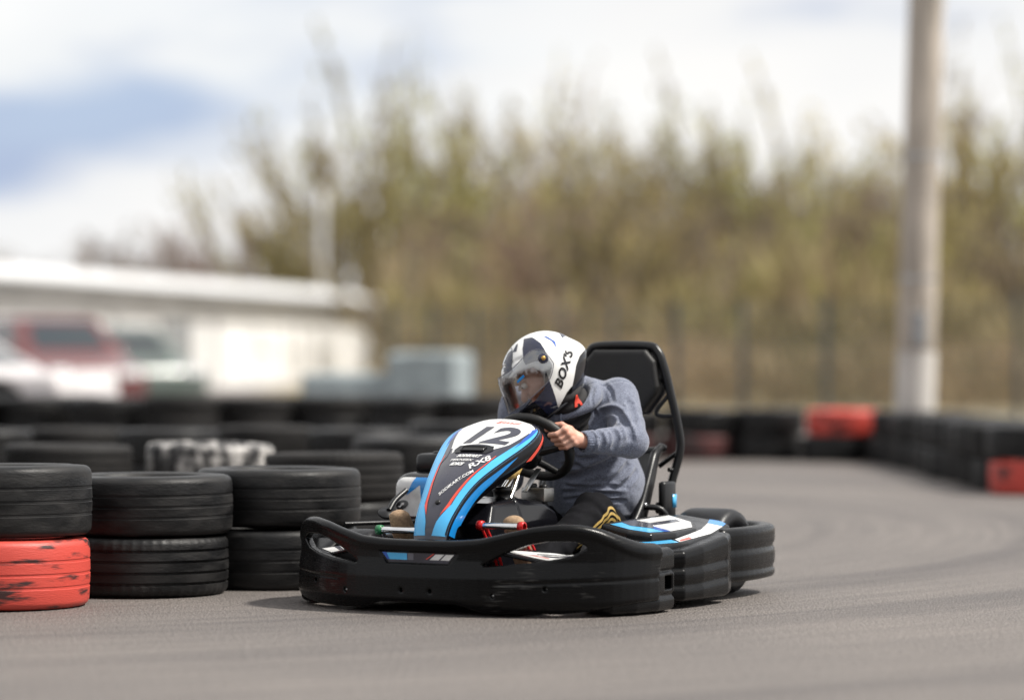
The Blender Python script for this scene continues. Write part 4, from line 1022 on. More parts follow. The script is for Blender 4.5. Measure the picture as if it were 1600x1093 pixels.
for sd in (-1, 1):
    q = lambda ps: [(sd * a, b_) for a, b_ in ps]
    nose_print('blue_flash', [q([(E1, 0.02), (0.20, 0.02), (0.30, 0.09), (0.52, 0.155), (0.66, 0.20), (0.70, 0.35), (0.73, 0.50), (0.72, 0.60), (0.70, 0.72), (0.84, 0.88), (E1, 0.93)])], 'light_blue', 0.0010, 0.04)
    nose_print('blue_wedge', [q([(0.80, 0.80), (0.84, 0.90), (0.95, 0.93), (0.90, 0.86), (0.83, 0.70)])], 'deep_blue', 0.0016, 0.04)
    nose_print('dark_blade', [q([(0.60, 0.58), (0.64, 0.68), (0.80, 0.86), (0.86, 0.86), (0.78, 0.70), (0.74, 0.58), (0.70, 0.50)])], 'navy_print', 0.0014, 0.04)
    nose_print('red_stripe', [q([(0.36, 0.125), (0.62, 0.185), (0.68, 0.32), (0.71, 0.50), (0.70, 0.60), (0.685, 0.60), (0.68, 0.50), (0.60, 0.33), (0.50, 0.20)])], 'red_print', 0.0018, 0.04)
    nose_print('trim_line', [q([(E1, 0.02), (E1, 0.95), (0.955, 0.93), (0.945, 0.5), (0.94, 0.2), (0.90, 0.03)])], 'gloss_black' if sd > 0 else 'light_blue', 0.0017, 0.04)
# vent with its frame
nose_print('vent', [[(-0.42, 0.603), (-0.50, 0.640), (-0.42, 0.682), (0.42, 0.682), (0.50, 0.640), (0.42, 0.603)]], 'gloss_black', 0.0024, 0.04)
V, F = refine([[(-0.27, 0.622), (-0.27, 0.657), (0.27, 0.657), (0.27, 0.622)]], 0.05); Pt = nose(V[:, 0], V[:, 1], 0.0050); mk('vent_grille', Pt, ccw_fix(Pt, F, np.array([0, -0.7, 0.7])), 'pad_vinyl', npn)
rl = [(-0.29, 0.618), (-0.29, 0.661), (0.29, 0.661), (0.29, 0.618)]
pts = []
for i in range(4):
    for k in range(5):
        a0, a1 = np.array(rl[i]), np.array(rl[(i + 1) % 4]); pts.append(nose(np.array(a0[0] + (a1[0] - a0[0]) * k / 5), np.array(a0[1] + (a1[1] - a0[1]) * k / 5), 0.0055))
v, f = tube_geo(pts, 0.0028, 6, closed=True); mk('vent_frame', v, f, 'gloss_black', npn)
nose_text('12', 0.0, 0.788, 0.20, 'navy_print', shear=0.22, bold=0.0058, sx=1.12, sy=0.80, space=0.92)
nose_text('Emil', 0.035, 0.935, 0.042, 'red_print', shear=0.4, sx=1.3, sy=0.6)
nose_text('SODIKART', 0.005, 0.570, 0.026, 'white_paint', shear=0.35, bold=0.0014, sx=0.75, sy=0.85)
nose_text('TEKNEEX', -0.012, 0.528, 0.022, 'white_paint', shear=0.3, bold=0.0005, sx=1.0, sy=0.85)
nose_text('IDKS', -0.015, 0.487, 0.027, 'white_paint', shear=0.3, bold=0.0016, sx=0.9, sy=0.85)
nose_text('RX8', 0.066, 0.515, 0.044, 'white_paint', ang=R(57), shear=0.3, bold=0.0010, sx=1.15, sy=0.85)
nose_text('SODIKART.COM', 0.030, 0.345, 0.0185, 'white_paint', ang=R(58), shear=0.3, bold=0.0004, sx=1.10)
p = nose(np.array(0.0), np.array(0.205), 0.0); v, f = lathe_geo([(0, 0.007), (0.006, 0.007), (0.010, 0.004), (0.011, -0.002)], 16)
rt = np.array(Matrix.Rotation(R(48), 3, 'X')); mk('panel_stud', v @ rt.T + p, f, 'satin_black', npn)
# side print of the skirt (driver's left, seen from the camera): mid blue band, red line, letters
SK = np.array([skirt_pt(Va[j * nu + nu - 1], k, j / (nb_ - 1)) for j in range(nb_) for k in range(4)]).reshape(nb_, 4, 3)
def skirt_map(b_, d_, off, sd=1):
    j = np.clip(b_, 0, 1) * (nb_ - 1); j0 = np.minimum(j.astype(int), nb_ - 2); fr_ = (j - j0)[:, None]
    a0 = SK[j0, 0] * (1 - fr_) + SK[j0 + 1, 0] * fr_; a2 = SK[j0, 2] * (1 - fr_) + SK[j0 + 1, 2] * fr_; a1 = SK[j0, 1] * (1 - fr_) + SK[j0 + 1, 1] * fr_
    d_ = d_[:, None]; p = np.where(d_ < 0.5, a0 + (a1 - a0) * d_ * 2, a1 + (a2 - a1) * (d_ - 0.5) * 2)
    p = p + np.array([off, 0, 0]); p[:, 0] *= sd
    return p
def skirt_print(name, polys, material, off, sd=1):
    V, F = refine(polys, 0.04); Pt = skirt_map(V[:, 0], V[:, 1], off, sd); mk(name, Pt, ccw_fix(Pt, F, np.array([sd, 0, 0])), material, npn)
for sd in (1, -1):
    skirt_print('skirt_blue', [[(0.03, 0.06), (0.03, 0.95), (0.10, 0.80), (0.13, 0.98), (0.30, 0.75), (0.45, 0.60), (0.58, 0.30), (0.66, 0.06), (0.45, 0.10), (0.2, 0.08)]], 'mid_blue', 0.0016, sd)
    skirt_print('skirt_red', [[(0.70, 0.80), (0.74, 0.95), (0.96, 0.35), (0.95, 0.10)]], 'red_print', 0.0016, sd)

# --- floor, frame, wheels
v, f = prism_geo([(-0.34, 0.10), (0.34, 0.10), (0.40, 0.32), (0.33, 0.60), (0.33, 1.05), (-0.33, 1.05), (-0.33, 0.60), (-0.40, 0.32)], 0.042, 0.050, 0.002); mk('floor_tray', v, f, 'satin_black', kart, False)
for sd in (-1, 1):
    tube('frame_rail', [(sd * 0.30, 0.08, 0.062), (sd * 0.32, 0.35, 0.062), (sd * 0.30, 0.70, 0.062), (sd * 0.33, 1.1, 0.062), (sd * 0.33, 1.60, 0.07)], 0.015, 'satin_black', kart, 10, 5)
    tube('pod_bar', [(sd * 0.30, 0.72, 0.09), (sd * 0.52, 0.72, 0.11), (sd * 0.55, 0.80, 0.12), (sd * 0.55, 1.02, 0.12), (sd * 0.52, 1.08, 0.11), (sd * 0.33, 1.08, 0.09)], 0.011, 'steel', kart, 8, 4)
    tube('bumper_bar', [(sd * 0.20, 0.20, 0.10), (sd * 0.20, 0.05, 0.12), (sd * 0.10, 0.038, 0.12), (0, 0.038, 0.12)], 0.010, 'steel', kart, 8, 4)
tube('frame_crossbar', [(-0.42, 0.42, 0.09), (0.42, 0.42, 0.09)], 0.014, 'satin_black', kart)
tube('rear_axle', [(-0.50, 1.41, 0.158), (0.50, 1.41, 0.158)], 0.020, 'steel', kart, 14)
def kart_wheel(x, y, r_, wd, sd, steer=0.0):
    hw = wd / 2; rr = r_ * 0.50
    prof = [(rr, -hw * 0.80), (rr + 0.008, -hw * 0.92), (r_ * 0.80, -hw * 1.0), (r_ * 0.93, -hw * 0.93), (r_ * 0.985, -hw * 0.78), (r_, -hw * 0.55), (r_ * 1.002, 0),
            (r_, hw * 0.55), (r_ * 0.985, hw * 0.78), (r_ * 0.93, hw * 0.93), (r_ * 0.80, hw * 1.0), (rr + 0.008, hw * 0.92), (rr, hw * 0.80)]
    v, f = lathe_geo(prof, 44, axis='x')
    hub = [(0, -hw * 0.1), (rr * 0.45, -hw * 0.1), (rr * 0.55, -hw * 0.55), (rr * 0.97, -hw * 0.80), (rr * 1.06, -hw * 0.84), (rr * 1.06, hw * 0.84), (rr * 0.97, hw * 0.80), (rr * 0.55, hw * 0.35), (rr * 0.4, hw * 0.5), (rr * 0.28, hw * 0.62), (0, hw * 0.62)]
    v2, f2 = lathe_geo([(a, sd * b_) for a, b_ in hub], 30, axis='x')
    c, s_ = math.cos(steer), math.sin(steer); M_ = np.array([[c, -s_, 0], [s_, c, 0], [0, 0, 1]])
    o = mk('wheel', v @ M_.T + (x, y, r_), f, 'kart_rubber', kart); bmx = bmesh.new(); bmx.from_mesh(o.data); bmesh.ops.recalc_face_normals(bmx, faces=bmx.faces); bmx.to_mesh(o.data); bmx.free()
    mk('rim', v2 @ M_.T + (x, y, r_), f2, 'alloy', o)
for sd in (-1, 1):
    kart_wheel(sd * 0.505, 0.42, 0.131, 0.125, sd, R(14))
    kart_wheel(sd * 0.415, 1.41, 0.160, 0.215, sd)
    tube('steering_knuckle', [(sd * 0.36, 0.42, 0.10), (sd * 0.36, 0.42, 0.18)], 0.014, 'steel', kart)
    tube('tie_rod', [(sd * 0.05, 0.46, 0.13), (sd * 0.36, 0.50, 0.13)], 0.007, 'chrome', kart, 8)

# --- side pods
def pod_f(P):
    x, y, z = P[:, 0], P[:, 1], P[:, 2]
    d2 = poly2d(x, y, [(0.37, 0.625), (0.635, 0.625), (0.690, 0.68), (0.702, 0.80), (0.698, 1.00), (0.665, 1.085), (0.37, 1.10)])
    zt = 0.188 + 0.055 * np.clip((y - 0.60) / 0.5, 0, 1) ** 1.2
    d = smax(smax(d2 + 0.014, z - zt, 0.030), 0.040 - z, 0.03) - 0.014
    fl = np.clip((x - 0.60) / 0.04, 0, 1)
    for zc, dep, wd in ((0.146, 0.009, 0.013), (0.085, 0.008, 0.013)):
        d = d + dep * np.exp(-((z - zc - 0.05 * np.clip(y - 0.75, 0, 1)) / wd) ** 2) * fl * np.clip((1.02 - y) / 0.03, 0, 1)
    return d
def pod2_f(P):
    x, y, z = P[:, 0], P[:, 1], P[:, 2]
    d2 = poly2d(x, y, [(0.36, 0.60), (0.50, 0.585), (0.600, 0.64), (0.640, 0.80), (0.632, 1.00), (0.600, 1.20), (0.54, 1.25), (0.36, 1.25)])
    zt = 0.212 + 0.050 * np.clip((y - 0.62) / 0.60, 0, 1) ** 1.3 + 0.12 * (0.62 - x)
    return smax(smax(d2 + 0.010, z - zt, 0.014), 0.10 - z, 0.02) - 0.010
def pod3_f(P):
    x, y, z = P[:, 0], P[:, 1], P[:, 2]
    d2 = poly2d(x, y, [(0.36, 0.66), (0.47, 0.655), (0.545, 0.70), (0.570, 0.84), (0.56, 1.02), (0.50, 1.12), (0.40, 1.14), (0.36, 1.14)])
    zt = 0.244 + 0.014 * np.clip((y - 0.64) / 0.5, 0, 1) + 0.20 * (0.56 - x)
    return smax(smax(d2 + 0.012, z - zt, 0.016), 0.15 - z, 0.02) - 0.012
def pod(mirror):
    sd = -1 if mirror else 1
    a = mk('side_pod', *sdf_geo(pod_f, (0.33, 0.58, 0.0), (0.74, 1.14, 0.34), 0.0058), 'bumper_plastic', kart, mirror=mirror)
    b2 = mk('pod_step', *sdf_geo(pod2_f, (0.31, 0.55, 0.06), (0.68, 1.30, 0.36), 0.0062), 'black_plastic', a, mirror=mirror)
    b3 = mk('pod_cover', *sdf_geo(pod3_f, (0.31, 0.62, 0.10), (0.62, 1.18, 0.40), 0.0060), 'black_plastic', a, mirror=mirror)
    q = lambda ps: [(sd * x_, y_) for x_, y_ in ps]
    def tp(name, poly, mm, f, off):
        ff = (lambda P: f(P * np.array([sd, 1, 1])))
        top_print(name, [q(poly)], mm, a, ff, off, 0.5)
    tp('print_blue', [(0.39, 0.675), (0.47, 0.672), (0.530, 0.71), (0.548, 0.80), (0.39, 0.82)], 'light_blue', pod3_f, 0.001)
    tp('print_deep', [(0.39, 0.80), (0.548, 0.79), (0.552, 0.83), (0.39, 0.85)], 'deep_blue', pod3_f, 0.0015)
    tp('print_white', [(0.39, 0.845), (0.552, 0.828), (0.545, 1.01), (0.49, 1.10), (0.39, 1.12)], 'white_paint', pod3_f, 0.001)
    tp('print_dark', [(0.44, 0.86), (0.47, 0.86), (0.47, 1.06), (0.44, 1.08)], 'navy_print', pod3_f, 0.0016)
    tp('print_dark', [(0.39, 0.76), (0.44, 0.74), (0.50, 0.80), (0.45, 0.88), (0.39, 0.86)], 'navy_print', pod3_f, 0.002)
    tp('print_blue', [(0.52, 0.615), (0.59, 0.655), (0.622, 0.76), (0.58, 0.78), (0.55, 0.68)], 'light_blue', pod2_f, 0.001)
    tp('print_white', [(0.622, 0.77), (0.625, 1.0), (0.598, 1.15), (0.53, 1.16), (0.565, 1.04), (0.585, 0.80)], 'white_paint', pod2_f, 0.001)
    tp('print_red', [(0.618, 0.78), (0.622, 0.86), (0.600, 0.88), (0.603, 0.80)], 'red_print', pod2_f, 0.0016)
    tp('print_blue', [(0.598, 1.15), (0.53, 1.16), (0.50, 1.235), (0.54, 1.235), (0.585, 1.20)], 'mid_blue', pod2_f, 0.0014)
pod(False); pod(True)
# wear plate on the pod's rear corner
v, f = prism_geo([(0.055, 0), (0.06, 0.05), (0.052, 0.10), (0.0, 0.10), (0.0, 0)], 0.06, 0.235, 0.006)

# --- rear bumper
rplan = catmull([(0.610, 1.11), (0.625, 1.25), (0.612, 1.42), (0.570, 1.57), (0.47, 1.665), (0.30, 1.70), (0.0, 1.71), (-0.30, 1.70), (-0.47, 1.665), (-0.570, 1.57), (-0.612, 1.42), (-0.625, 1.25), (-0.610, 1.11)], 4)
def rear_f(P):
    x, y, z = P[:, 0], P[:, 1], P[:, 2]
    d2, _ = polyline2d(x, y, rplan)
    th = 0.030 - 0.008 * np.exp(-((z - 0.182) / 0.012) ** 2) - 0.007 * np.exp(-((z - 0.104) / 0.012) ** 2)
    d = smax(smax(d2 - th, z - 0.262, 0.03), 0.062 - z, 0.025)
    return d
rb = sdf('rear_bumper', rear_f, (-0.70, 1.05, 0.02), (0.70, 1.78, 0.31), 0.0068, 'bumper_plastic', kart)

# --- engine cover and airbox on the driver's right
def eng_f(P):
    x, y, z = P[:, 0], P[:, 1], P[:, 2]
    d = rbox(P, (-0.435, 0.875, 0.335), (0.105, 0.215, 0.125), 0.06)
    d = smax(d, (z - 0.455) * 0.8 - (y - 0.66) * 0.35, 0.03)
    return smax(d, -(y - 0.66) - np.clip(0.36 - z, 0, 1) * 0.3, 0.02)
ec = sdf('engine_cover', eng_f, (-0.60, 0.58, 0.18), (-0.32, 1.12, 0.50), 0.006, 'black_plastic', kart)
def eng_print(name, polys, mm, off):
    V, F = refine(polys, 0.014); O = np.stack([V[:, 0], np.full(len(V), 0.45), V[:, 1]], 1); D = np.tile(np.array([0, 1.0, 0]), (len(V), 1))
    t_ = march(eng_f, O, D, off, 0.5); Pt = O + D * t_[:, None]; mk(name, Pt, ccw_fix(Pt, F, np.array([0, -1, 0])), mm, ec)
def rr_poly(x0, x1, z0, z1, r_, n=6):
    out_ = []
    for cx, cz, a0 in ((x1 - r_, z1 - r_, 0), (x0 + r_, z1 - r_, 90), (x0 + r_, z0 + r_, 180), (x1 - r_, z0 + r_, 270)):
        for k in range(n + 1): a = R(a0 + 90 * k / n); out_.append((cx + r_ * math.cos(a), cz + r_ * math.sin(a)))
    return out_
eng_print('cover_white', [rr_poly(-0.527, -0.345, 0.300, 0.443, 0.045)], 'white_paint', 0.0010)
eng_print('cover_blue', [[(-0.435, 0.443), (-0.38, 0.443), (-0.352, 0.425), (-0.346, 0.31), (-0.365, 0.302), (-0.405, 0.303), (-0.405, 0.36), (-0.410, 0.415), (-0.470, 0.375), (-0.445, 0.425)]], 'mid_blue', 0.0016)
V, F = refine([[( -0.490 + 0.030 * math.cos(R(a)), 0.340 + 0.017 * math.sin(R(a)) + 0.006 * math.cos(R(a))) for a in range(0, 360, 15)]], 0.01)
O = np.stack([V[:, 0], np.full(len(V), 0.45), V[:, 1]], 1); D = np.tile(np.array([0, 1.0, 0]), (len(V), 1)); Pt = O + D * march(eng_f, O, D, 0.0035, 0.5)[:, None]; mk('badge', Pt, ccw_fix(Pt, F, np.array([0, -1, 0])), 'helmet_black', ec)
eng_print('badge_mark', [[(-0.507, 0.334), (-0.495, 0.336), (-0.487, 0.348), (-0.475, 0.350), (-0.477, 0.342), (-0.485, 0.340), (-0.493, 0.331)]], 'white_paint', 0.0045)
v, f = box_geo((0.12, 0.16, 0.075), (-0.45, 0.86, 0.49), None, 0.02); mk('airbox', v, f, 'satin_black', kart)
v, f = lathe_geo([(0, 0.535), (0.022, 0.535), (0.026, 0.53), (0.026, 0.515)], 16); v[:, 0] += -0.43; v[:, 1] += 0.83; mk('airbox_cap', v, f, 'satin_black', kart)
v, f = box_geo((0.20, 0.40, 0.16), (-0.45, 0.88, 0.19), None, 0.02); mk('engine_block', v, f, 'alloy', kart)
tube('brake_lever', [(-0.465, 0.54, 0.325), (-0.465, 0.58, 0.36), (-0.455, 0.64, 0.395)], 0.011, 'satin_black', kart, 10, 4)
v, f = lathe_geo([(0, -0.006), (0.030, -0.006), (0.034, 0), (0.030, 0.006), (0, 0.007)], 20); rt = np.array(Matrix.Rotation(R(28), 3, 'X') @ Matrix.Rotation(R(22), 3, 'Y')); mk('lever_pad', v @ rt.T + (-0.468, 0.53, 0.315), f, 'satin_black', kart)
v, f = lathe_geo([(0, 0.018), (0.012, 0.016), (0.016, 0.008), (0.016, -0.01), (0, -0.012)], 16); rt = np.array(Matrix.Rotation(R(80), 3, 'X')); mk('fuel_tap', v @ rt.T + (-0.19, 0.37, 0.295), f, 'red_anodised', kart)
tube('brake_hose', [(-0.22, 0.40, 0.33), (-0.20, 0.39, 0.315), (-0.19, 0.36, 0.30), (-0.18, 0.38, 0.25)], 0.006, 'red_print', kart, 8, 4)

# --- centre tank between the legs
def tank_f(P):
    x, y, z = P[:, 0], P[:, 1], P[:, 2]
    d2 = poly2d(y, z, [(0.27, 0.06), (0.27, 0.30), (0.335, 0.372), (0.52, 0.386), (0.70, 0.366), (0.76, 0.33), (0.78, 0.06)])
    d = smax(d2, np.abs(x) - (0.130 - 0.10 * np.clip(0.38 - z, 0, 0.4) * 0 - 0.03 * np.clip((z - 0.30) / 0.08, 0, 1)), 0.022)
    d = d + 0.004 * np.exp(-((y - 0.50) / 0.004) ** 2)
    return d
tank = sdf('fuel_tank', tank_f, (-0.16, 0.24, 0.03), (0.16, 0.82, 0.42), 0.006, 'gloss_black', kart)
v, f = lathe_geo([(0, 0.048), (0.030, 0.048), (0.034, 0.044), (0.034, 0.030), (0.031, 0.028), (0.031, 0.0), (0.036, 0.0)], 22); mk('tank_cap', v + (0.045, 0.50, 0.376), f, 'satin_black', tank)
V, F = refine([[(-0.10, 0.42), (-0.02, 0.42), (-0.02, 0.66), (-0.10, 0.66)]], 0.02); O = np.stack([V[:, 0], V[:, 1], np.full(len(V), 0.6)], 1); D = np.tile(np.array([0, 0, -1.0]), (len(V), 1)); Pt = O + D * march(tank_f, O, D, 0.001, 0.4)[:, None]
mk('tank_sticker', Pt, ccw_fix(Pt, F, np.array([0, 0, 1])), 'white_paint', tank)

# --- steering
WC = np.array([0.0, 0.795, 0.552]); tilt = R(30); WU = 0.88 * np.array([0, -math.sin(tilt), math.cos(tilt)]); WXv = np.array([1.0, 0, 0]); WN = np.array([0, -math.cos(tilt), -math.sin(tilt)])   # WN points away from the driver
roll_w = R(-14)
def wheel_pt(a, r_, n_=0.0):
    a = a + roll_w
    return WC + r_ * (math.cos(a) * WXv + math.sin(a) * WU) + n_ * WN
wheel = empty('steering_wheel_mount', (0, 0, 0)); bpy.data.objects.remove(wheel)
rad = lambda a: 0.150 - 0.020 * math.exp(-((abs(((math.degrees(a) + 90 + 180) % 360) - 180)) / 42) ** 2)
rim_pts = [wheel_pt(2 * math.pi * k / 72, rad(2 * math.pi * k / 72)) for k in range(72)]
v, f = tube_geo(rim_pts, [0.0175 + 0.0022 * (1 if (k % 72) in range(0, 14) or (k % 72) in range(22, 38) else 0) for k in range(72)], 14, closed=True)
sw = mk('steering_wheel', v, f, 'pad_vinyl', kart)
for a in (R(20), R(160), R(-42), R(222)):
    p0 = wheel_pt(a, 0.140); p1 = wheel_pt(a * 1.0, 0.075, 0.022); p2 = wheel_pt(a, 0.02, 0.045)
    pts = catmull([p0, p1, p2], 6); v, f = tube_geo(pts, np.linspace(0.012, 0.016, len(pts)), 8); v = v - np.outer((v - WC) @ WN - 0.02, WN) * 0.0
    mk('spoke', v, f, 'satin_black', sw)
v, f = lathe_geo([(0, -0.020), (0.045, -0.018), (0.052, -0.010), (0.052, 0.016), (0.040, 0.022), (0, 0.022)], 24)
zq = Vector(WN).to_track_quat('Z', 'Y').to_matrix(); mk('wheel_hub', v @ np.array(zq).T + WC + WN * 0.045, f, 'satin_black', sw)
col_end = WC + WN * 0.06; col_dir = np.array([0, -0.80, -0.60])
tube('steering_column', [col_end, col_end + col_dir * 0.38], 0.0105, 'chrome', kart, 14)
for sd in (-1, 1):
    tube('column_support', [(sd * 0.016, 0.66, 0.455), (sd * 0.030, 0.575, 0.37)], 0.0085, 'chrome', kart, 12)
rtx = Matrix.Rotation(R(-37), 3, 'X')
box('column_bracket', (0.022, 0.13, 0.006), (0.040, 0.715, 0.440), 'steel', kart, 0.002, Matrix.Rotation(R(38), 3, 'X'))
tube('bracket_bolt', [(0.022, 0.762, 0.408), (0.060, 0.762, 0.408)], 0.007, 'steel', kart, 10)
box('pump_block', (0.10, 0.075, 0.052), (0.060, 0.725, 0.388), 'alloy', kart, 0.006)
v, f = lathe_geo([(0, 0.012), (0.014, 0.012), (0.017, 0.008), (0.017, 0.0)], 16); mk('pump_cap', v + (0.085, 0.725, 0.413), f, 'satin_black', kart)
mk('pump_cap', v * (1.2, 1.2, 1.3) + (0.035, 0.725, 0.413), f, 'satin_black', kart)
def foam_f(P): return smin(ellipsoid(P, (0.012, 0.605, 0.470), (0.026, 0.050, 0.026)), ellipsoid(P, (0.012, 0.64, 0.484), (0.022, 0.04, 0.022)), 0.02) + 0.004 * (vnoise(P, 60.0, 2) - 0.5)
sdf('foam_pad', foam_f, (-0.04, 0.53, 0.42), (0.06, 0.71, 0.53), 0.004, 'yellow_foam', kart)

# --- pedals
def pedal(x0, x1, y, z, clampm, lean, label=None):
    root = tube('pedal', [(x0, y, z), (x1, y, z)], 0.0115, 'chrome', kart, 16)
    for xx, wd in ((x0, 0.022), (x1, 0.022)):
        v, f = lathe_geo([(0.012, -wd / 2), (0.0165, -wd / 2), (0.0175, 0), (0.0165, wd / 2), (0.012, wd / 2)], 18, axis='x'); mk('pedal_collar', v + (xx, y, z), f, clampm, root)
    return root
p1 = pedal(0.118, 0.285, 0.235, 0.300, 'red_anodised', 0)
for xx in (0.128, 0.285):
    pts = [(xx, 0.240, 0.292), (xx + 0.016, 0.262, 0.235), (xx + 0.030, 0.285, 0.175), (xx + 0.03, 0.33, 0.07)]
    for dx in (-0.010, 0.010):
        tube('pedal_arm', [(a + dx, b_, c) for a, b_, c in pts], 0.0052, 'red_anodised', p1, 8, 4)
    for q in (0.30, 0.55, 0.80):
        i0 = int(q * 3); pt = np.array(pts[i0]) * (1 - (q * 3 - i0)) + np.array(pts[min(3, i0 + 1)]) * (q * 3 - i0); tube('arm_rung', [pt + (-0.010, 0, 0), pt + (0.010, 0, 0)], 0.0045, 'red_anodised', p1, 8)
p2 = pedal(-0.275, -0.10, 0.190, 0.276, 'green_plastic', 0)
for xx in (-0.262, -0.112): tube('pedal_arm', [(xx, 0.195, 0.268), (xx, 0.24, 0.18), (xx, 0.30, 0.07)], 0.006, 'steel', p2, 8, 4)
tube('side_rod', [(-0.50, 0.30, 0.285), (-0.40, 0.55, 0.285), (-0.38, 0.70, 0.285)], 0.008, 'satin_black', kart, 8, 4)

# --- seat
SC = catmull([(0.80, 0.125), (0.92, 0.088), (1.08, 0.075), (1.22, 0.115), (1.325, 0.215), (1.395, 0.340), (1.445, 0.455), (1.475, 0.525)], 6)
ns = len(SC); SV = []; nus = 25
for i in range(ns):
    t = i / (ns - 1); dd = SC[min(i + 1, ns - 1)] - SC[max(i - 1, 0)]; dd = dd / np.linalg.norm(dd); nn = np.array([-dd[1], dd[0]])
    hw = 0.195 + 0.035 * math.sin(math.pi * min(1, t * 1.05)); hs = 0.06 + 0.115 * math.sin(math.pi * (0.12 + 0.80 * t)) ** 1.2
    hs *= 1 if t < 0.9 else 1 - (t - 0.9) * 3
    row = []
    for k in range(nus):
        u = -1 + 2 * k / (nus - 1); ph = u * R(100)
        xx = hw * math.sin(ph) / math.sin(R(100)) if abs(u) < 0.9 else hw * np.sign(u) * (1.0 + 0.0 * u); up = hs * (1 - math.cos(ph)) / (1 - math.cos(R(100)))
        row.append((xx, SC[i][0] + nn[0] * up, SC[i][1] + nn[1] * up))
    SV.append(row)
SV = np.array(SV); V = SV.reshape(-1, 3); F = []
for i in range(ns - 1):
    for k in range(nus - 1):
        a = i * nus + k; F.append((a, a + 1, a + nus + 1, a + nus))
seat = mk('seat', V, F, 'satin_black', kart); md = seat.modifiers.new('thickness', 'SOLIDIFY'); md.thickness = 0.010; md.offset = 0
edge = np.concatenate([SV[:, -1], SV[-1, ::-1][1:-1], SV[::-1, 0]]); tube('seat_edge', edge, 0.0145, 'satin_black', seat, 10)

# --- headrest hoop and pad
hp = [(0.205, 1.425, 0.10), (0.208, 1.43, 0.30), (0.222, 1.462, 0.42), (0.240, 1.490, 0.530), (0.232, 1.490, 0.62), (0.203, 1.482, 0.75), (0.176, 1.478, 0.852), (0.150, 1.478, 0.910), (0.100, 1.478, 0.932)]
hoop = catmull(hp + [(-x_, y_, z_) for x_, y_, z_ in reversed(hp)], 6)
hg = tube('headrest_hoop', hoop, 0.0165, 'satin_black', kart, 14)
def pad_f(P):
    d2 = poly2d(P[:, 0], P[:, 2], [(-0.108, 0.905), (0.108, 0.905), (0.142, 0.868), (0.158, 0.775), (0.150, 0.755), (0.098, 0.690), (-0.098, 0.690), (-0.150, 0.755), (-0.158, 0.775), (-0.142, 0.868)]) - 0.012
    y = P[:, 1] - 1.470
    dome = 0.034 - 0.010 * np.clip(-(d2 + 0.02) / 0.05 * -1 + 1, 0, 1)
    return smax(d2, np.abs(y) - 0.034, 0.020)
pad = sdf('headrest_pad', pad_f, (-0.20, 1.40, 0.65), (0.20, 1.54, 0.95), 0.0055, 'pad_vinyl', kart)
def shell_f(P):
    d2 = poly2d(P[:, 0], P[:, 2], [(-0.112, 0.910), (0.112, 0.910), (0.147, 0.870), (0.163, 0.775), (0.155, 0.752), (0.10, 0.683), (-0.10, 0.683), (-0.155, 0.752), (-0.163, 0.775), (-0.147, 0.870)]) - 0.014
    return smax(d2, np.abs(P[:, 1] - 1.500) - 0.014, 0.008)
sdf('pad_shell', shell_f, (-0.21, 1.46, 0.64), (0.21, 1.54, 0.96), 0.0055, 'gloss_black', pad)
for sd in (-1, 1):
    tube('hoop_bracket', [(sd * 0.203, 1.483, 0.755), (sd * 0.183, 1.475, 0.726), (sd * 0.155, 1.470, 0.692), (sd * 0.149, 1.470, 0.674), (sd * 0.166, 1.475, 0.664), (sd * 0.224, 1.486, 0.664)], 0.0085, 'satin_black', hg, 10, 5)
    tube('hoop_bracket', [(sd * 0.150, 1.490, 0.80), (sd * 0.196, 1.482, 0.80)], 0.010, 'satin_black', hg, 8)
    v, f = box_geo((0.060, 0.060, 0.045), (sd * 0.208, 1.43, 0.315), None, 0.008); mk('hoop_socket', v, f, 'satin_black', hg)
    tube('seat_stay', [(sd * 0.215, 1.445, 0.46), (sd * 0.235, 1.485, 0.455)], 0.009, 'satin_black', hg, 8)
    tube('seat_stay', [(sd * 0.24, 1.49, 0.53), (sd * 0.16, 1.47, 0.47)], 0.009, 'satin_black', hg, 8)
    v, f = box_geo((0.030, 0.10, 0.15), (sd * 0.262, 1.345, 0.345), None, 0.012); bx_ = mk('belt_box', v, f, 'satin_black', kart)
    v, f = box_geo((0.002, 0.03, 0.05), (sd * 0.278, 1.375, 0.345), None, 0.0); mk('box_sticker', v, f, 'light_blue', bx_)
    tube('seat_strut', [(sd * 0.225, 1.22, 0.33), (sd * 0.30, 1.26, 0.30), (sd * 0.32, 1.30, 0.10)], 0.012, 'satin_black', kart, 10, 5)
    v, f = lathe_geo([(0, 0.008), (0.008, 0.007), (0.010, 0.0), (0, -0.002)], 12, axis='x'); mk('seat_bolt', v * (sd, 1, 1) + (sd * 0.238, 1.215, 0.335), f if sd > 0 else [tuple(reversed(q)) for q in f], 'chrome', kart)
    # mudguard strip beside the rear wheel
    v, f = box_geo((0.05, 0.30, 0.012), (sd * 0.30, 1.30, 0.285), None, 0.005); mk('mudguard', v, f, 'satin_black', kart)

# ------------------------------------------------------------------ driver (same local axes as the kart, origin shifted to the seat)
BASE = np.array([0.0, 1.10, 0.0])
cz, sz = math.cos(KRZ), math.sin(KRZ)
person = empty('person', (KLOC[0] + cz * BASE[0] - sz * BASE[1], KLOC[1] + sz * BASE[0] + cz * BASE[1], 0.0), KRZ)
tag(person, 'driver in blue-grey hoodie and white helmet leaning over the kart steering wheel', 'person')
def A3(*p): return np.array(p, float)
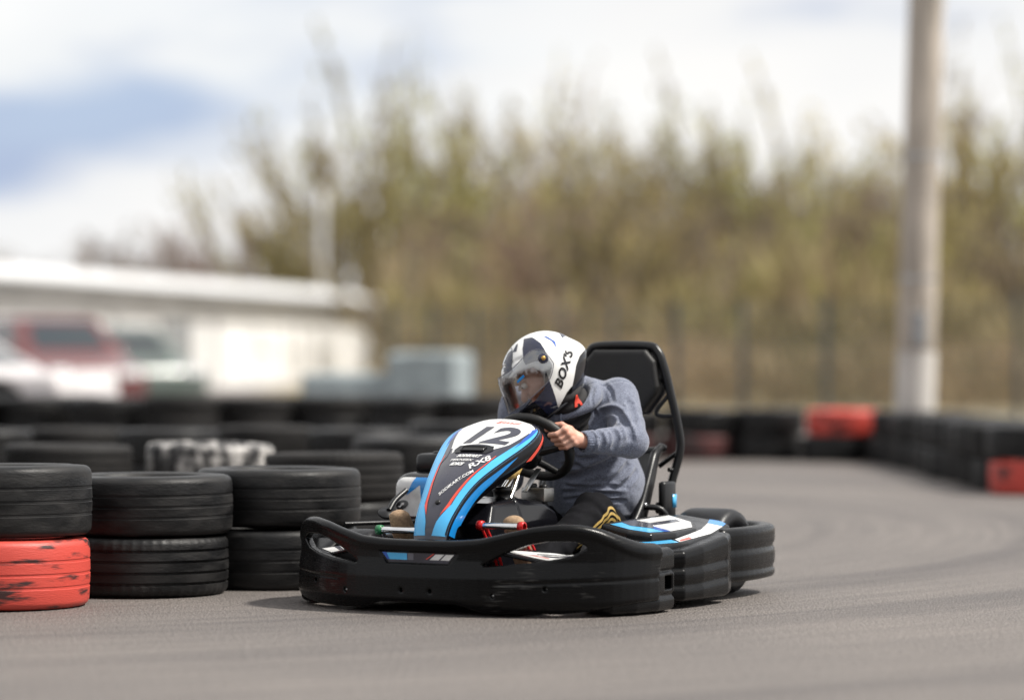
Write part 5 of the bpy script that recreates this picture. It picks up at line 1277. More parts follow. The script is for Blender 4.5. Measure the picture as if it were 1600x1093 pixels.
# joints
HIPL, HIPR = A3(0.105, 1.17, 0.215), A3(-0.105, 1.17, 0.215)
KNL, KNR = A3(0.205, 0.880, 0.318), A3(-0.215, 0.850, 0.315)
ANL, ANR = A3(0.225, 0.455, 0.165), A3(-0.235, 0.420, 0.165)
PEL, BEL, CHE = A3(0.01, 1.21, 0.235), A3(0.030, 1.205, 0.400), A3(0.020, 1.135, 0.600)
SHL, SHR = A3(0.165, 1.140, 0.735), A3(-0.205, 1.045, 0.700)
ELL, ELR = A3(0.290, 1.010, 0.578), A3(-0.235, 0.985, 0.440)
WRL, WRR = A3(0.207, 0.822, 0.580), A3(-0.165, 0.845, 0.555)
NECK, HEAD = A3(-0.025, 1.015, 0.740), A3(-0.022, 0.905, 0.822)

# helmet frame: columns are the wearer's left, back, up
HM = Matrix.Rotation(R(-44), 3, 'Z') @ Matrix.Rotation(R(37), 3, 'X') @ Matrix.Rotation(R(-9), 3, 'Y')
HMn = np.array(HM)
def to_h(P): return (P - HEAD) @ HMn
def from_h(q): return q @ HMn.T + HEAD

# --- left hand gripping the rim
ga = R(38)                                            # where on the rim
gc = np.array(wheel_pt(ga, rad(ga))); tang = np.array(wheel_pt(ga - 0.05, rad(ga))) - np.array(wheel_pt(ga + 0.05, rad(ga))); tang /= np.linalg.norm(tang)
outv = gc - WC; outv /= np.linalg.norm(outv); frv = WN
def hp_(t, o, n): return gc + tang * t + outv * o + frv * n
fing = []
for k, (t, s_, r_) in enumerate(((-0.031, 0.95, 0.0098), (-0.010, 1.05, 0.0100), (0.0105, 1.0, 0.0096), (0.0295, 0.85, 0.0086))):
    mcp = hp_(t * 1.02 + 0.008, 0.038, 0.008); pip = hp_(t + 0.004, 0.016 * s_, 0.0330); dip = hp_(t, -0.020 * s_, 0.0240); tip = hp_(t - 0.001, -0.0255, 0.001)
    fing.append((mcp, pip, dip, tip, r_))
def hand_f(P):
    d = None
    palm_a, palm_b = hp_(-0.020, 0.034, -0.006), hp_(0.030, 0.034, -0.006)
    d = cone(P, palm_a, palm_b, 0.0165, 0.0155)
    for mcp, pip, dip, tip, r_ in fing:
        e = smin(cone(P, mcp, pip, r_ * 1.12, r_ * 1.02), cone(P, pip, dip, r_ * 1.03, r_ * 0.95), 0.003)
        e = smin(e, cone(P, dip, tip, r_ * 0.95, r_ * 0.82), 0.003)
        e = smin(e, np.linalg.norm(P - mcp - frv * 0.002, axis=1) - r_ * 1.22, 0.004)
        d = np.minimum(d, e) if False else smin(d, e, 0.0032)
        d = smin(d, cone(P, mcp, WRL + (mcp - WRL) * 0.25, r_ * 1.15, 0.013), 0.008)
    # thumb along the inner side of the rim
    th = [hp_(-0.005, 0.030, -0.024), hp_(-0.034, 0.012, -0.026), hp_(-0.050, -0.016, -0.012), hp_(-0.050, -0.030, 0.008)]
    d = smin(d, cone(P, WRL + (gc - WRL) * 0.25, th[0], 0.017, 0.015), 0.012)
    d = smin(d, cone(P, th[0], th[1], 0.0140, 0.0115), 0.006); d = smin(d, cone(P, th[1], th[2], 0.0115, 0.0105), 0.004); d = smin(d, cone(P, th[2], th[3], 0.0105, 0.0090), 0.004)
    d = smin(d, cone(P, WRL + (gc - WRL) * 0.35, WRL + (ELL - WRL) * 0.12, 0.0245, 0.0240), 0.020)
    return d
def body_f(P):
    d = cone(P, PEL, BEL, 0.085, 0.085); d = smin(d, cone(P, BEL, CHE, 0.085, 0.080), 0.04)
    d = smin(d, cone(P, SHR, SHL, 0.048, 0.048), 0.03); d = smin(d, cone(P, CHE, NECK, 0.055, 0.045), 0.03)
    d = smin(d, cone(P, NECK, HEAD, 0.046, 0.050), 0.02)
    h = to_h(P); hd = ellipsoid(h, (0, 0.005, 0.015), (0.073, 0.095, 0.100)); hd = smin(hd, ellipsoid(h, (0, -0.035, -0.055), (0.055, 0.055, 0.055)), 0.03)
    hd = smin(hd, cone(h, (0, -0.088, 0.010), (0, -0.112, -0.028), 0.007, 0.013), 0.012)             # nose
    for sx_ in (-1, 1):
        hd = smax(hd, -(np.linalg.norm(h - A3(sx_ * 0.032, -0.104, 0.012), axis=1) - 0.019), 0.010)      # eye sockets
        hd = smin(hd, cone(h, (sx_ * 0.014, -0.096, 0.031), (sx_ * 0.052, -0.080, 0.030), 0.006, 0.005), 0.008)   # brows
        hd = smin(hd, ellipsoid(h, (sx_ * 0.040, -0.066, -0.030), (0.026, 0.024, 0.022)), 0.015)          # cheeks
        hd = smin(hd, ellipsoid(h, (sx_ * 0.074, 0.01, 0.0), (0.008, 0.020, 0.032)), 0.006)               # ears
    hd = smin(hd, ellipsoid(h, (0, -0.088, -0.058), (0.022, 0.010, 0.007)), 0.006)                    # mouth
    d = smin(d, hd, 0.02)
    for s_, e_, w_ in ((SHL, ELL, WRL), (SHR, ELR, WRR)):
        d = smin(d, cone(P, s_, e_, 0.050, 0.036), 0.03); d = smin(d, cone(P, e_, w_, 0.036, 0.024), 0.015)
    d = smin(d, cone(P, WRR, WRR + A3(0.03, -0.06, 0.01), 0.030, 0.028), 0.02)
    for h_, k_, a_ in ((HIPL, KNL, ANL), (HIPR, KNR, ANR)):
        d = smin(d, cone(P, h_, k_, 0.070, 0.048), 0.04); d = smin(d, cone(P, k_, a_, 0.046, 0.030), 0.02)
    near_ = np.linalg.norm(P - gc, axis=1) < 0.17
    if near_.any():
        d2 = d.copy(); d2[near_] = smin(d[near_], hand_f(P[near_]), 0.010); d = d2
    return d
# right hand closes on the hidden side of the wheel with its own fingers
ga2 = R(205); gc2 = np.array(wheel_pt(ga2, rad(ga2))); tg2 = np.array(wheel_pt(ga2 + 0.05, rad(ga2))) - np.array(wheel_pt(ga2 - 0.05, rad(ga2))); tg2 /= np.linalg.norm(tg2); ov2 = gc2 - WC; ov2 /= np.linalg.norm(ov2)
def hq(t, o, n): return gc2 + tg2 * t + ov2 * o + frv * n
def hand2_f(P):
    d = cone(P, hq(-0.02, 0.034, -0.006), hq(0.03, 0.034, -0.006), 0.0165, 0.0155)
    for t, s_, r_ in ((-0.031, 0.95, 0.0098), (-0.010, 1.05, 0.0100), (0.0105, 1.0, 0.0096), (0.0295, 0.85, 0.0086)):
        a, b_, c, e_ = hq(t, 0.036, 0.010), hq(t, 0.012, 0.034), hq(t, -0.022, 0.024), hq(t, -0.025, 0.0)
        d = smin(d, np.minimum(np.minimum(cone(P, a, b_, r_ * 1.1, r_), cone(P, b_, c, r_, r_ * .95)), cone(P, c, e_, r_ * .95, r_ * .8)), 0.003)
    d = smin(d, cone(P, hq(0, 0.030, -0.022), hq(-0.04, 0.0, -0.024), 0.014, 0.010), 0.006)
    d = smin(d, cone(P, hq(0.0, 0.036, -0.008), WRR, 0.022, 0.025), 0.02)
    return d
def body_all(P):
    d = body_f(P); n_ = np.linalg.norm(P - gc2, axis=1) < 0.16
    if n_.any():
        d2 = d.copy(); d2[n_] = smin(d[n_], hand2_f(P[n_]), 0.010); d = d2
    return d
body = sdf('body', body_all, (-0.36, 0.36, 0.08), (0.42, 1.36, 0.98), 0.0040, 'skin', person, BASE)
for sx_ in (-1, 1):
    for nm, cc, rr_, mm in (('eye', (sx_ * 0.032, -0.089, 0.012), 0.0125, 'eye_white'), ('iris', (sx_ * 0.034, -0.0985, 0.010), 0.0052, 'iris')):
        v, f = lathe_geo([(rr_ * math.sin(R(a)), rr_ * math.cos(R(a))) for a in range(0, 181, 20)], 16)
        mk(nm, from_h(v + np.array(cc)), f, mm, person if nm == 'eye' else person, shift=BASE)

# --- hoodie
def folds(P):
    n1 = vnoise(P * A3(1, 1, 1), 9.0, 1) - 0.5; n2 = vnoise(P, 21.0, 2) - 0.5
    q = P[:, 2] * 62 + 7 * (P[:, 0] * 2.2 + P[:, 1]) + 6.5 * n1
    waist = np.exp(-((P[:, 2] - 0.355) / 0.070) ** 2)
    dg = P[:, 2] * 34 - P[:, 0] * 30 + P[:, 1] * 16 + 7 * n1 * 1.6
    diag = np.exp(-((P[:, 2] - 0.50) / 0.10) ** 2)
    big = np.abs(np.sin(P[:, 2] * 15 - P[:, 0] * 17 + P[:, 1] * 9 + 5 * n1))
    return 0.005 * n1 + 0.0015 * n2 - 0.0050 * waist * (np.sqrt(np.sin(q * 0.5) ** 2 + 0.01) - 0.6) - 0.004 * diag * (np.sqrt(np.sin(dg * 0.42) ** 2 + 0.01) - 0.6) - 0.002 * (big - 0.6)
def sleeve(P, s_, e_, w_, end):
    ax = (w_ - e_) / np.linalg.norm(w_ - e_)
    d = smin(cone(P, s_, e_, 0.078, 0.060), cone(P, e_, w_ - ax * 0.018, 0.060, 0.042), 0.028)
    # creases gathered at the elbow and above the cuff
    t1 = (P - e_) @ ax; de = np.linalg.norm(P - e_, axis=1)
    ua = (s_ - e_) / np.linalg.norm(s_ - e_); t2 = (P - e_) @ ua
    n1 = vnoise(P, 12.0, 4) - 0.5
    fo = lambda q_: 0.6 - np.sqrt(np.sin(q_) ** 2 + 0.012)
    d = d + 0.006 * fo(t1 * 26 + 5 * n1 + P[:, 2] * 22 + 0.4) * np.exp(-((t1 - 0.08) / 0.085) ** 2) + 0.006 * fo(t2 * 24 + 5 * n1 - P[:, 0] * 16) * np.exp(-((t2 - 0.07) / 0.075) ** 2)
    return d
HEMZ = 0.305
# creases of the cloth: each a short run of points in the kart's frame, with a width and a depth
CREASES = []
def hood_f(P):
    d = hood_base(P)
    for cr, wd, dp in CREASES:
        lo_, hi_ = cr.min(0) - 3.2 * wd, cr.max(0) + 3.2 * wd
        m_ = ((P > lo_) & (P < hi_)).all(1)
        if not m_.any(): continue
        Q = P[m_]; dd = np.full(len(Q), 1e9); up = np.zeros(len(Q)); tp = np.zeros(len(Q)); nseg = len(cr) - 1
        for i in range(nseg):
            e = cr[i + 1] - cr[i]; t = np.clip(((Q - cr[i]) @ e) / (e @ e), 0, 1); v = Q - cr[i] - t[:, None] * e; l = np.linalg.norm(v, axis=1); c_ = l < dd
            dd = np.where(c_, l, dd); up = np.where(c_, v[:, 2], up); tp = np.where(c_, (i + t) / nseg, tp)
        fade = np.clip(np.minimum(tp, 1 - tp) * 5, 0, 1) ** 0.7 + 0.0
        valley = np.exp(-(dd / wd) ** 2); ridge = np.exp(-((dd - 1.7 * wd) / (0.8 * wd)) ** 2) * np.where(up > 0, 0.55, 0.25)
        d[m_] = d[m_] + dp * fade * (valley - ridge)
    return d
def hood_base(P):
    Q = (P - A3(0.02, 0, 0)) * A3(1 / 1.17, 1, 1) + A3(0.02, 0, 0)
    tb = smin(cone(Q, A3(0.02, 1.215, 0.30), BEL, 0.142, 0.152), cone(Q, BEL, CHE, 0.152, 0.150), 0.06)
    tb = smin(tb, cone(P, SHR + A3(0.03, 0, -0.03), SHL + A3(-0.03, 0, -0.03), 0.088, 0.088), 0.07)
    tb = smin(tb, cone(P, CHE + A3(0, 0.02, 0.02), NECK + A3(0.01, 0.05, 0.005), 0.125, 0.090), 0.05)
    d = smin(tb, sleeve(P, SHL, ELL, WRL, 0), 0.022)
    d = smin(d, sleeve(P, SHR, ELR, WRR, 0), 0.022)
    # thrown-back hood and its roll round the neck
    c = NECK + A3(0.040, -0.012, -0.012); q = P - c; ang = np.arctan2(q[:, 1], q[:, 0])
    nrm = A3(0, -0.55, 0.83); hgt = q @ nrm; rad_ = np.linalg.norm(q - hgt[:, None] * nrm, axis=1)
    roll = np.hypot(rad_ - 0.118, hgt - 0.004) - (0.024 + 0.006 * np.sin(ang * 3 + 1)); d = smin(d, roll, 0.022)
    d = smin(d, ellipsoid(P, NECK + A3(0.03, 0.135, 0.010), (0.105, 0.070, 0.060)), 0.040)
    d = d + folds(P)
    # shoulder seam
    sm = (P - SHL) @ ((ELL - SHL) / np.linalg.norm(ELL - SHL)); d = d + 0.0035 * np.exp(-((sm + 0.012) / 0.004) ** 2) * (np.linalg.norm(P - SHL, axis=1) < 0.13)
    # hollow for neck, hem and cuff
    d = smax(d, -cone(P, NECK + A3(0.045, -0.030, -0.035), NECK + A3(0.050, -0.10, 0.08), 0.092, 0.125), 0.012)
    d = smax(d, (HEMZ - 0.012 - 0.08 * np.abs(P[:, 0]) + 0.05 * (P[:, 1] - 1.1)) - P[:, 2], 0.022)
    for e_, w_ in ((ELL, WRL), (ELR, WRR)):
        ax = (w_ - e_) / np.linalg.norm(w_ - e_); d = np.where(np.linalg.norm(P - w_, axis=1) < 0.10, smax(d, (P - w_) @ ax + 0.012, 0.008), d)
    return d
CRL = [  # where the cloth pulls: seen from the front left of the kart, traced as lines of sight and laid on the cloth
    ([(937, 649), (950, 642), (962, 642), (972, 651), (976, 664)], 0.011, 0.015), ([(928, 604), (925, 618), (926, 634), (933, 650)], 0.006, 0.006),
    ([(876, 749), (893, 744), (908, 740), (934, 730), (952, 721), (966, 709)], 0.015, 0.020), ([(878, 729), (893, 725), (910, 729), (922, 734)], 0.010, 0.010),
    ([(877, 757), (900, 760), (922, 762), (950, 760), (985, 762)], 0.008, 0.010), ([(877, 769), (905, 767), (937, 770), (988, 772)], 0.008, 0.011), ([(880, 781), (915, 777), (950, 781), (996, 782)], 0.007, 0.008),
    ([(985, 690), (983, 674), (976, 660), (966, 650)], 0.013, 0.013), ([(915, 676), (922, 684), (924, 694), (920, 703)], 0.008, 0.008), ([(928, 668), (938, 679), (941, 692), (937, 704)], 0.010, 0.010),
    ([(950, 664), (960, 676), (962, 690), (956, 703)], 0.011, 0.010), ([(978, 620), (985, 634), (990, 650), (990, 666)], 0.012, 0.009), ([(985, 716), (975, 735), (958, 750), (940, 757)], 0.013, 0.014),
    ([(1005, 700), (1000, 725), (985, 748), (968, 760)], 0.012, 0.012), ([(945, 600), (955, 612), (958, 628)], 0.008, 0.006), ([(900, 715), (915, 716), (935, 714)], 0.009, 0.010)]
c_loc = np.array([(0 - KLOC[0]) * cz + (0 - KLOC[1]) * sz, -(0 - KLOC[0]) * sz + (0 - KLOC[1]) * cz, 0.88])
for pts_, wd, dp in CRL:
    pr = catmull([(a, b_, 0) for a, b_ in pts_], 3)
    rw = np.stack([(pr[:, 0] - 800) / FPX, np.ones(len(pr)), -(pr[:, 1] - 561) / FPX], 1); rw /= np.linalg.norm(rw, axis=1)[:, None]
    rl = np.stack([rw[:, 0] * cz + rw[:, 1] * sz, -rw[:, 0] * sz + rw[:, 1] * cz, rw[:, 2]], 1)
    O = c_loc + rl * 10.2; t_ = march(hood_base, O, rl, 0.0, 3.0); ok = t_ < 2.6
    W3 = (O + rl * t_[:, None]); run = []
    for i in range(len(W3)):                         # break a crease where it would leap from sleeve to body
        if ok[i] and (not run or np.linalg.norm(W3[i] - run[-1]) < 0.045): run.append(W3[i])
        else:
            if len(run) > 2: CREASES.append((np.array(run), wd, dp))
            run = [W3[i]] if ok[i] else []
    if len(run) > 2: CREASES.append((np.array(run), wd, dp))
hd_ = sdf('hoodie', hood_f, (-0.38, 0.76, 0.22), (0.44, 1.46, 0.90), 0.0050, 'hoodie_cloth', person, BASE)
for e_, w_ in ((ELL, WRL), (ELR, WRR)):
    ax = (w_ - e_) / np.linalg.norm(w_ - e_)
    def cuff_f(P, w_=w_, ax=ax):
        t = (P - w_) @ ax; r_ = np.linalg.norm(P - w_ - t[:, None] * ax, axis=1)
        up = np.cross(ax, A3(0, 0, 1)); up /= np.linalg.norm(up); a = np.arctan2((P - w_) @ up, (P - w_) @ np.cross(up, ax))
        rr_ = 0.0395 + 0.0035 * np.clip(-t / 0.04, -0.6, 1) + 0.0011 * np.sin(a * 26)
        return smax(smax(r_ - rr_, np.abs(t + 0.012) - 0.030, 0.010), -(r_ - 0.031), 0.004)
    sdf('cuff', cuff_f, w_ - 0.075, w_ + 0.075, 0.0034, 'hoodie_rib', hd_, BASE)
# hem band
def hem_f(P):
    d = cone((P - A3(0.02, 0, 0)) * A3(1 / 1.17, 1, 1) + A3(0.02, 0, 0), A3(0.02, 1.215, 0.24), A3(0.02, 1.21, 0.36), 0.139, 0.144) + 0.6 * folds(P) + 0.0010 * np.sin(np.arctan2(P[:, 1] - 1.2, P[:, 0]) * 70)
    zz = P[:, 2] - (HEMZ - 0.022 - 0.08 * np.abs(P[:, 0]) + 0.05 * (P[:, 1] - 1.1)); return smax(d, np.abs(zz) - 0.026, 0.010)
sdf('hem_band', hem_f, (-0.20, 1.0, 0.22), (0.24, 1.40, 0.34), 0.0045, 'hoodie_rib', hd_, BASE)
# drawstrings
for pts in ([(0.045, 0.965, 0.735), (0.055, 0.952, 0.700), (0.050, 0.945, 0.650), (0.058, 0.945, 0.600)], [(-0.04, 0.955, 0.73), (-0.045, 0.945, 0.69), (-0.04, 0.94, 0.63)]):
    P_ = catmull(pts, 6); O = P_ + A3(0.05, -0.25, 0.02); D = np.tile(A3(-0.05, 0.25, -0.02) / np.linalg.norm(A3(0.05, 0.25, 0.02)), (len(P_), 1)); Pt = O + D * march(hood_f, O, D, 0.002, 0.45)[:, None]
    v, f = tube_geo(Pt, 0.0036, 8); mk('drawstring', v, f, 'cord', hd_, shift=BASE)

# --- trousers
def trou_f(P):
    d = cone(P, PEL + A3(0, 0, -0.01), A3(0, 1.2, 0.34), 0.118, 0.118)
    for h_, k_, a_ in ((HIPL, KNL, ANL), (HIPR, KNR, ANR)):
        d = smin(d, cone(P, h_, k_, 0.092, 0.074), 0.05); d = smin(d, cone(P, k_, a_, 0.070, 0.050), 0.022)
    n1 = vnoise(P, 14.0, 6) - 0.5
    d = d + 0.008 * n1 + 0.003 * np.sin(P[:, 1] * 60 + 8 * n1 + P[:, 2] * 30)
    for k_, a_ in ((KNL, ANL), (KNR, ANR)):
        ax = (a_ - k_) / np.linalg.norm(a_ - k_); d = np.where(np.linalg.norm(P - a_, axis=1) < 0.11, smax(d, (P - a_) @ ax - 0.005, 0.01), d)
    return d
tr_o = sdf('trousers', trou_f, (-0.34, 0.38, 0.06), (0.34, 1.36, 0.46), 0.0058, 'trouser_cloth', person, BASE)
# three gold stripes down the outer side of the left leg, bending at the knee
ux = (KNL - HIPL) / np.linalg.norm(KNL - HIPL); lx = (ANL - KNL) / np.linalg.norm(ANL - KNL)
for k in range(3):
    o_ = 0.006 - 0.021 * k
    mid_ = [KNL - ux * 0.20 + A3(0, 0, o_), KNL - ux * 0.10 + A3(0, 0, o_ + 0.008), KNL - ux * 0.03 + A3(0, 0.006, o_ + 0.016), KNL + A3(0, -0.010, o_ + 0.014), KNL + lx * 0.06 + A3(0, -0.004, o_), KNL + lx * 0.24 + A3(0, 0, o_ - 0.02)]
    cl = catmull(mid_, 8)
    Vs = []; F = []
    for i, p in enumerate(cl):
        tt = cl[min(i + 1, len(cl) - 1)] - cl[max(i - 1, 0)]; tt /= np.linalg.norm(tt); sdv = np.cross(tt, A3(1, 0, 0)); sdv /= np.linalg.norm(sdv)
        for q in (-1, 0, 1): Vs.append(p + sdv * q * 0.0052)
    for i in range(len(cl) - 1):
        for q in range(2): a = i * 3 + q; F.append((a, a + 1, a + 4, a + 3))
    Vs = np.array(Vs); O = Vs.copy(); O[:, 0] = 0.45; D = np.tile(A3(-1, 0, 0), (len(O), 1)); Pt = O + D * march(trou_f, O, D, 0.0022, 0.4)[:, None]
    mk('stripe', Pt, ccw_fix(Pt, F, A3(1, 0, 0)), 'gold_stripe', tr_o, shift=BASE)

# --- shoes, soles towards the pedals
for an, x_, toe in ((ANL, 0.215, A3(0.218, 0.285, 0.315)), (ANR, -0.235, A3(-0.232, 0.245, 0.325))):
    heel = A3(x_, an[1] - 0.045, 0.095)
    ax = (toe - heel) / np.linalg.norm(toe - heel); nrm = np.cross(ax, A3(1, 0, 0)); nrm /= np.linalg.norm(nrm)
    if nrm[1] > 0: nrm = -nrm                                       # sole side looks forwards
    def shoe_f(P, heel=heel, toe=toe, ax=ax, nrm=nrm, an=an):
        q = P - heel; t = q @ ax; n_ = q @ nrm; x = q[:, 0] - (toe[0] - heel[0]) * t / 0.25
        L_ = np.linalg.norm(toe - heel)
        hw = np.interp(t / L_, [-0.15, 0.0, 0.35, 0.72, 1.0, 1.12], [0.026, 0.034, 0.034, 0.047, 0.040, 0.022])
        th = np.interp(t / L_, [-0.15, 0.0, 0.4, 0.75, 1.12], [0.040, 0.045, 0.042, 0.034, 0.022])
        k = np.sqrt((x / hw) ** 2 + ((n_ + 0.004) / th) ** 2); d = (k - 1) * np.minimum(hw, th) * 0.8
        d = smax(d, t - L_ * 1.06, 0.02); d = smax(d, -t - 0.045, 0.02)
        d = smax(d, n_ - 0.026, 0.006)
        return smin(d, cone(P, heel + ax * 0.06 - nrm * 0.02, an + A3(0, 0, 0.005), 0.036, 0.038), 0.025)
    sh = sdf('shoe', shoe_f, np.minimum(heel, toe) - 0.085, np.maximum(heel, toe) + 0.085, 0.0042, 'tan_knit', person, BASE)
    for tq in (0.30, 0.55, 0.80):
        c_ = heel + ax * np.linalg.norm(toe - heel) * tq + nrm * 0.0262
        v, f = box_geo((0.062, 0.004, 0.006), (0, 0, 0), None, 0.001); Mx = np.stack([A3(1, 0, 0), -nrm, ax], 1); mk('sole_rib', v @ Mx.T + c_, f, 'tan_knit', sh, shift=BASE)

# --- helmet
def hshell(q):
    d = ellipsoid(q, (0, 0.006, 0.008), (0.128, 0.160, 0.150))
    d = smin(d, ellipsoid(q, (0, -0.062, -0.070), (0.102, 0.108, 0.078)), 0.045)
    d = smin(d, ellipsoid(q, (0, 0.115, -0.012), (0.080, 0.066, 0.050)), 0.04)                     # spoiler bulge at the back
    d = smax(d, -(q[:, 2] + 0.138 - 0.10 * np.clip(q[:, 1] - 0.0, 0, 1)), 0.018)
    return d
PORT = [(-0.25, 0.062), (-0.085, 0.060), (-0.040, 0.042), (-0.030, 0.010), (-0.050, -0.035), (-0.10, -0.050), (-0.25, -0.052)]
def helm_f(q):
    d = hshell(q)
    inner = ellipsoid(q, (0, 0.004, 0.0), (0.104, 0.130, 0.126)); inner = smin(inner, ellipsoid(q, (0, -0.055, -0.075), (0.078, 0.085, 0.068)), 0.04)
    inner = np.minimum(inner, cone(q, A3(0, 0.01, -0.09), A3(0, 0.01, -0.2), 0.088, 0.088))
    d = smax(d, -inner, 0.006)
    d = smax(d, -(poly2d(q[:, 1], q[:, 2], PORT) - 0.006), 0.006)
    # moulded ridges: crown fin and groove above the visor
    d = d + 0.004 * np.exp(-((q[:, 2] - 0.088 + 0.25 * q[:, 1]) / 0.006) ** 2) * np.clip((-q[:, 1] - 0.02) / 0.03, 0, 1)
    return d
hv, hf = sdf_geo(helm_f, (-0.16, -0.20, -0.18), (0.16, 0.21, 0.19), 0.0042)
hel = mk('helmet', from_h(hv), hf, 'helmet_white', person, shift=BASE)
def side_print(name, polys, mm, off, sd=1, maxlen=0.010, geo=None):
    V, F = geo if geo is not None else refine(polys, maxlen)
    O = np.stack([np.full(len(V), sd * 0.30), V[:, 0], V[:, 1]], 1); D = np.tile(A3(-sd, 0, 0), (len(V), 1))
    t_ = march(hshell, O, D, off, 0.30); ok = t_ < 0.298; Pt = O + D * t_[:, None]
    F = [q for q in F if all(ok[i] for i in q)]
    W_ = from_h(Pt); mk(name, W_, ccw_fix(W_, F, HMn @ A3(sd, 0, 0)), mm, hel, shift=BASE)
for sd in (1, -1):
    side_print('navy_blade', [[(-0.052, 0.070), (-0.048, 0.088), (-0.018, 0.124), (0.016, 0.150), (0.040, 0.136), (0.044, 0.100), (0.036, 0.066), (0.020, 0.030), (-0.02, 0.06)]], 'helmet_navy', 0.0012, sd)
    side_print('crown_patch', [[(-0.165, 0.060), (-0.150, 0.090), (-0.115, 0.120), (-0.060, 0.150), (-0.035, 0.152), (-0.062, 0.124), (-0.088, 0.100), (-0.098, 0.082), (-0.118, 0.074), (-0.135, 0.060)]], 'helmet_navy', 0.0012, sd)
    side_print('crown_line', [[(-0.040, 0.130), (-0.012, 0.150), (-0.020, 0.150), (-0.050, 0.137)]], 'helmet_navy', 0.0014, sd)
    side_print('chin_panel', [[(-0.200, -0.052), (-0.105, -0.054), (-0.052, -0.040), (-0.026, -0.006), (-0.012, 0.006), (-0.030, -0.060), (-0.052, -0.136), (-0.20, -0.136)]], 'helmet_navy', 0.0012, sd)
    side_print('chin_block', [[(-0.200, -0.056), (-0.110, -0.058), (-0.092, -0.138), (-0.20, -0.138)]], 'helmet_black', 0.0018, sd)
    side_print('lower_band', [[(0.190, -0.018), (0.135, -0.026), (0.100, -0.046), (0.058, -0.084), (0.016, -0.122), (0.000, -0.142), (0.06, -0.142), (0.16, -0.10)]], 'helmet_black', 0.0012, sd)
    side_print('rear_block', [[(0.175, 0.095), (0.140, 0.090), (0.128, 0.066), (0.175, 0.060)]], 'helmet_navy', 0.0014, sd)
    side_print('blue_line', [[(0.074, 0.112), (0.082, 0.106), (0.092, 0.070), (0.078, 0.050), (0.084, 0.080)]], 'deep_blue', 0.0014, sd)
V, F = text_geo("BOX'S", 0.054, 0.30, 0.0018, 1.06, 0.006)
a_ = R(33); X = V[:, 0] * 0.95; Yq = V[:, 1] * 0.82
side_print('lettering', None, 'helmet_black', 0.0020, 1, geo=(np.stack([0.050 + math.cos(a_) * X - math.sin(a_) * Yq, -0.030 + math.sin(a_) * X + math.cos(a_) * Yq, V[:, 2]], 1), F))
V, F = text_geo("KRS", 0.022, 0.2, 0.0004, 1.0, 0.006)
side_print('lettering', None, 'grey_print', 0.0020, 1, geo=(np.stack([-0.124 + 0.7 * V[:, 0], 0.058 + V[:, 1], V[:, 2]], 1), F))
# visor: a sheet that follows the shell, from temple to temple, tipped open a little
VB = [(-0.26, -0.055), (-0.10, -0.054), (-0.055, -0.042), (-0.012, -0.012), (0.014, 0.018), (0.018, 0.040), (0.006, 0.060), (-0.018, 0.064), (-0.055, 0.068), (-0.26, 0.078)]
nA, nT = 61, 15
Vv = []
for i in range(nA):
    az = R(-103 + 206 * i / (nA - 1))
    for j in range(nT):
        t = j / (nT - 1); k = abs(i / (nA - 1) * 2 - 1)
        half = 0.066 * (1 - np.clip((k - 0.72) / 0.28, 0, 1) ** 2.2 * 0.55)
        zc = 0.010 + 0.036 * np.clip((k - 0.35) / 0.65, 0, 1)
        Vv.append((math.sin(az), -math.cos(az), zc + (2 * t - 1) * half))
Vv = np.array(Vv); O = np.stack([Vv[:, 0] * 0.30, Vv[:, 1] * 0.30, Vv[:, 2]], 1); D = np.stack([-Vv[:, 0], -Vv[:, 1], 0 * Vv[:, 2]], 1)
Pt = O + D * march(hshell, O, D, 0.0050, 0.29)[:, None]
rel = Pt - A3(0, -0.005, 0.026); op = R(-7); Ro = np.array(Matrix.Rotation(op, 3, 'X')); wgt = np.ones((len(Pt), 1)); Pt = rel @ Ro.T + A3(0, -0.005, 0.026)
fro = np.clip((-Pt[:, 1] - 0.02) / 0.12, 0, 1); Pt[:, 1] -= 0.008 * fro
F = [(i * nT + j, (i + 1) * nT + j, (i + 1) * nT + j + 1, i * nT + j + 1) for i in range(nA - 1) for j in range(nT - 1)]
W_ = from_h(Pt); vis = mk('visor', W_, ccw_fix(W_, F[len(F) // 2 - 5: len(F) // 2 + 5] and F, HMn @ A3(0, -1, 0)), 'visor_clear', hel, shift=BASE)
rimp = np.concatenate([W_.reshape(nA, nT, 3)[:, 0], W_.reshape(nA, nT, 3)[-1, 1:], W_.reshape(nA, nT, 3)[::-1, -1][1:], W_.reshape(nA, nT, 3)[0, ::-1][1:-1]])
v, f = tube_geo(rimp, 0.0016, 6, closed=True); mk('visor_rim', v, f, 'grey_print', hel, shift=BASE)
for sd in (1, -1):
    for nm, rr_, mm, o_ in (('pivot_disc', 0.019, 'helmet_navy', 0.0080), ('pivot_screw', 0.0085, 'brass', 0.0120)):
        c0 = A3(0, 0.010, 0.050); tt = march(hshell, np.array([[sd * 0.3, c0[1], c0[2]]]), np.array([[-sd, 0, 0.0]]), o_, 0.3)[0]
        v, f = lathe_geo([(0, 0.003), (rr_ * 0.8, 0.003), (rr_, 0.001), (rr_, -0.006)], 20, axis='x'); v = v * A3(sd, 1, 1) + A3(sd * (0.3 - tt), c0[1], c0[2])
        mk(nm, from_h(v), f if sd > 0 else [tuple(reversed(q)) for q in f], mm, hel, shift=BASE)
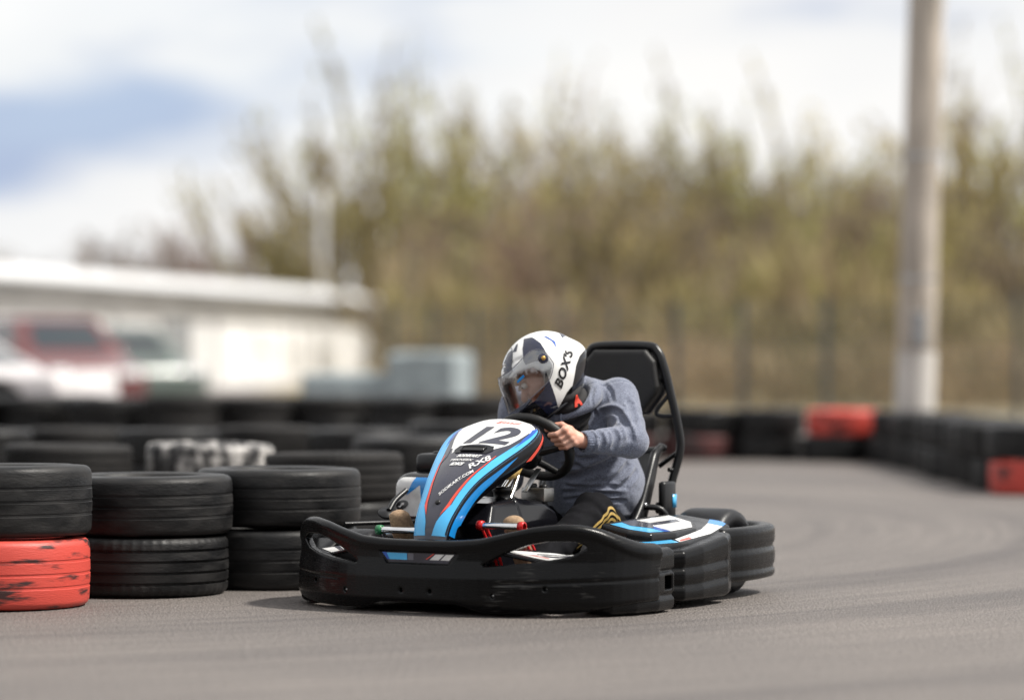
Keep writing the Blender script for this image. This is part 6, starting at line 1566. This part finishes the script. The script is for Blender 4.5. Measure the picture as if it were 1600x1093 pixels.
# blue tab stuck to the visor, lower trim, chin vents
i0 = int(nA * 0.70)
G = W_.reshape(nA, nT, 3); nrm_ = HMn @ A3(0.55, -0.8, 0)
v = np.concatenate([G[i0:i0 + 5, 8], G[i0:i0 + 5, 9]]) + nrm_ * 0.0022; mk('visor_tab', v, ccw_fix(v, [(q, q + 1, q + 6, q + 5) for q in range(4)], nrm_), 'mid_blue', hel, shift=BASE)
for sd in (1, -1):
    v, f = box_geo((0.008, 0.030, 0.012), (0, 0, 0), None, 0.003); c0 = A3(sd * 0.052, -0.150, -0.085); mk('chin_vent', from_h(v + c0), f, 'helmet_black', hel, shift=BASE)
lo_ring = []
for a in np.linspace(0, 2 * math.pi, 48, endpoint=False):
    dx, dy = math.sin(a), -math.cos(a); zz = -0.126 + 0.10 * max(0, dy * 0.12)
    t_ = march(hshell, np.array([[dx * 0.3, dy * 0.3, zz]]), np.array([[-dx, -dy, 0.0]]), -0.002, 0.29)[0]; lo_ring.append(from_h(A3(dx * (0.3 - t_), dy * (0.3 - t_), zz - 0.006)))
v, f = tube_geo(lo_ring, 0.0065, 8, closed=True); mk('edge_trim', v, f, 'helmet_black', hel, shift=BASE)
# neck warmer with its red mark
def nw_f(P):
    h = to_h(P); d = cone(P, NECK + A3(0.045, -0.020, -0.075), HEAD + HMn @ A3(0.0, 0.010, -0.125), 0.100, 0.078); return d + 0.004 * np.sin((P - NECK) @ A3(0, -0.6, 0.8) * 150)
nw = sdf('neck_warmer', nw_f, NECK - 0.24, np.maximum(NECK, HEAD) + 0.22, 0.0050, 'balaclava', person, BASE)
V, F = text_geo("A", 0.050, 0.0, 0.004, 1.0, 0.006); side = A3(0.80, -0.55, 0.2) / np.linalg.norm(A3(0.80, -0.55, 0.2)); upv = A3(0.1, -0.35, 0.9); upv -= side * (upv @ side); upv /= np.linalg.norm(upv); rtv = np.cross(upv, side)
c0 = A3(0.075, 0.945, 0.715); O = c0 + side * 0.2 + V[:, :1] * rtv * 0.8 + V[:, 1:2] * upv; D = np.tile(-side, (len(V), 1)); Pt = O + D * march(nw_f, O, D, 0.003, 0.3)[:, None]; mk('lettering', Pt, ccw_fix(Pt, F, side), 'red_print', nw, shift=BASE)
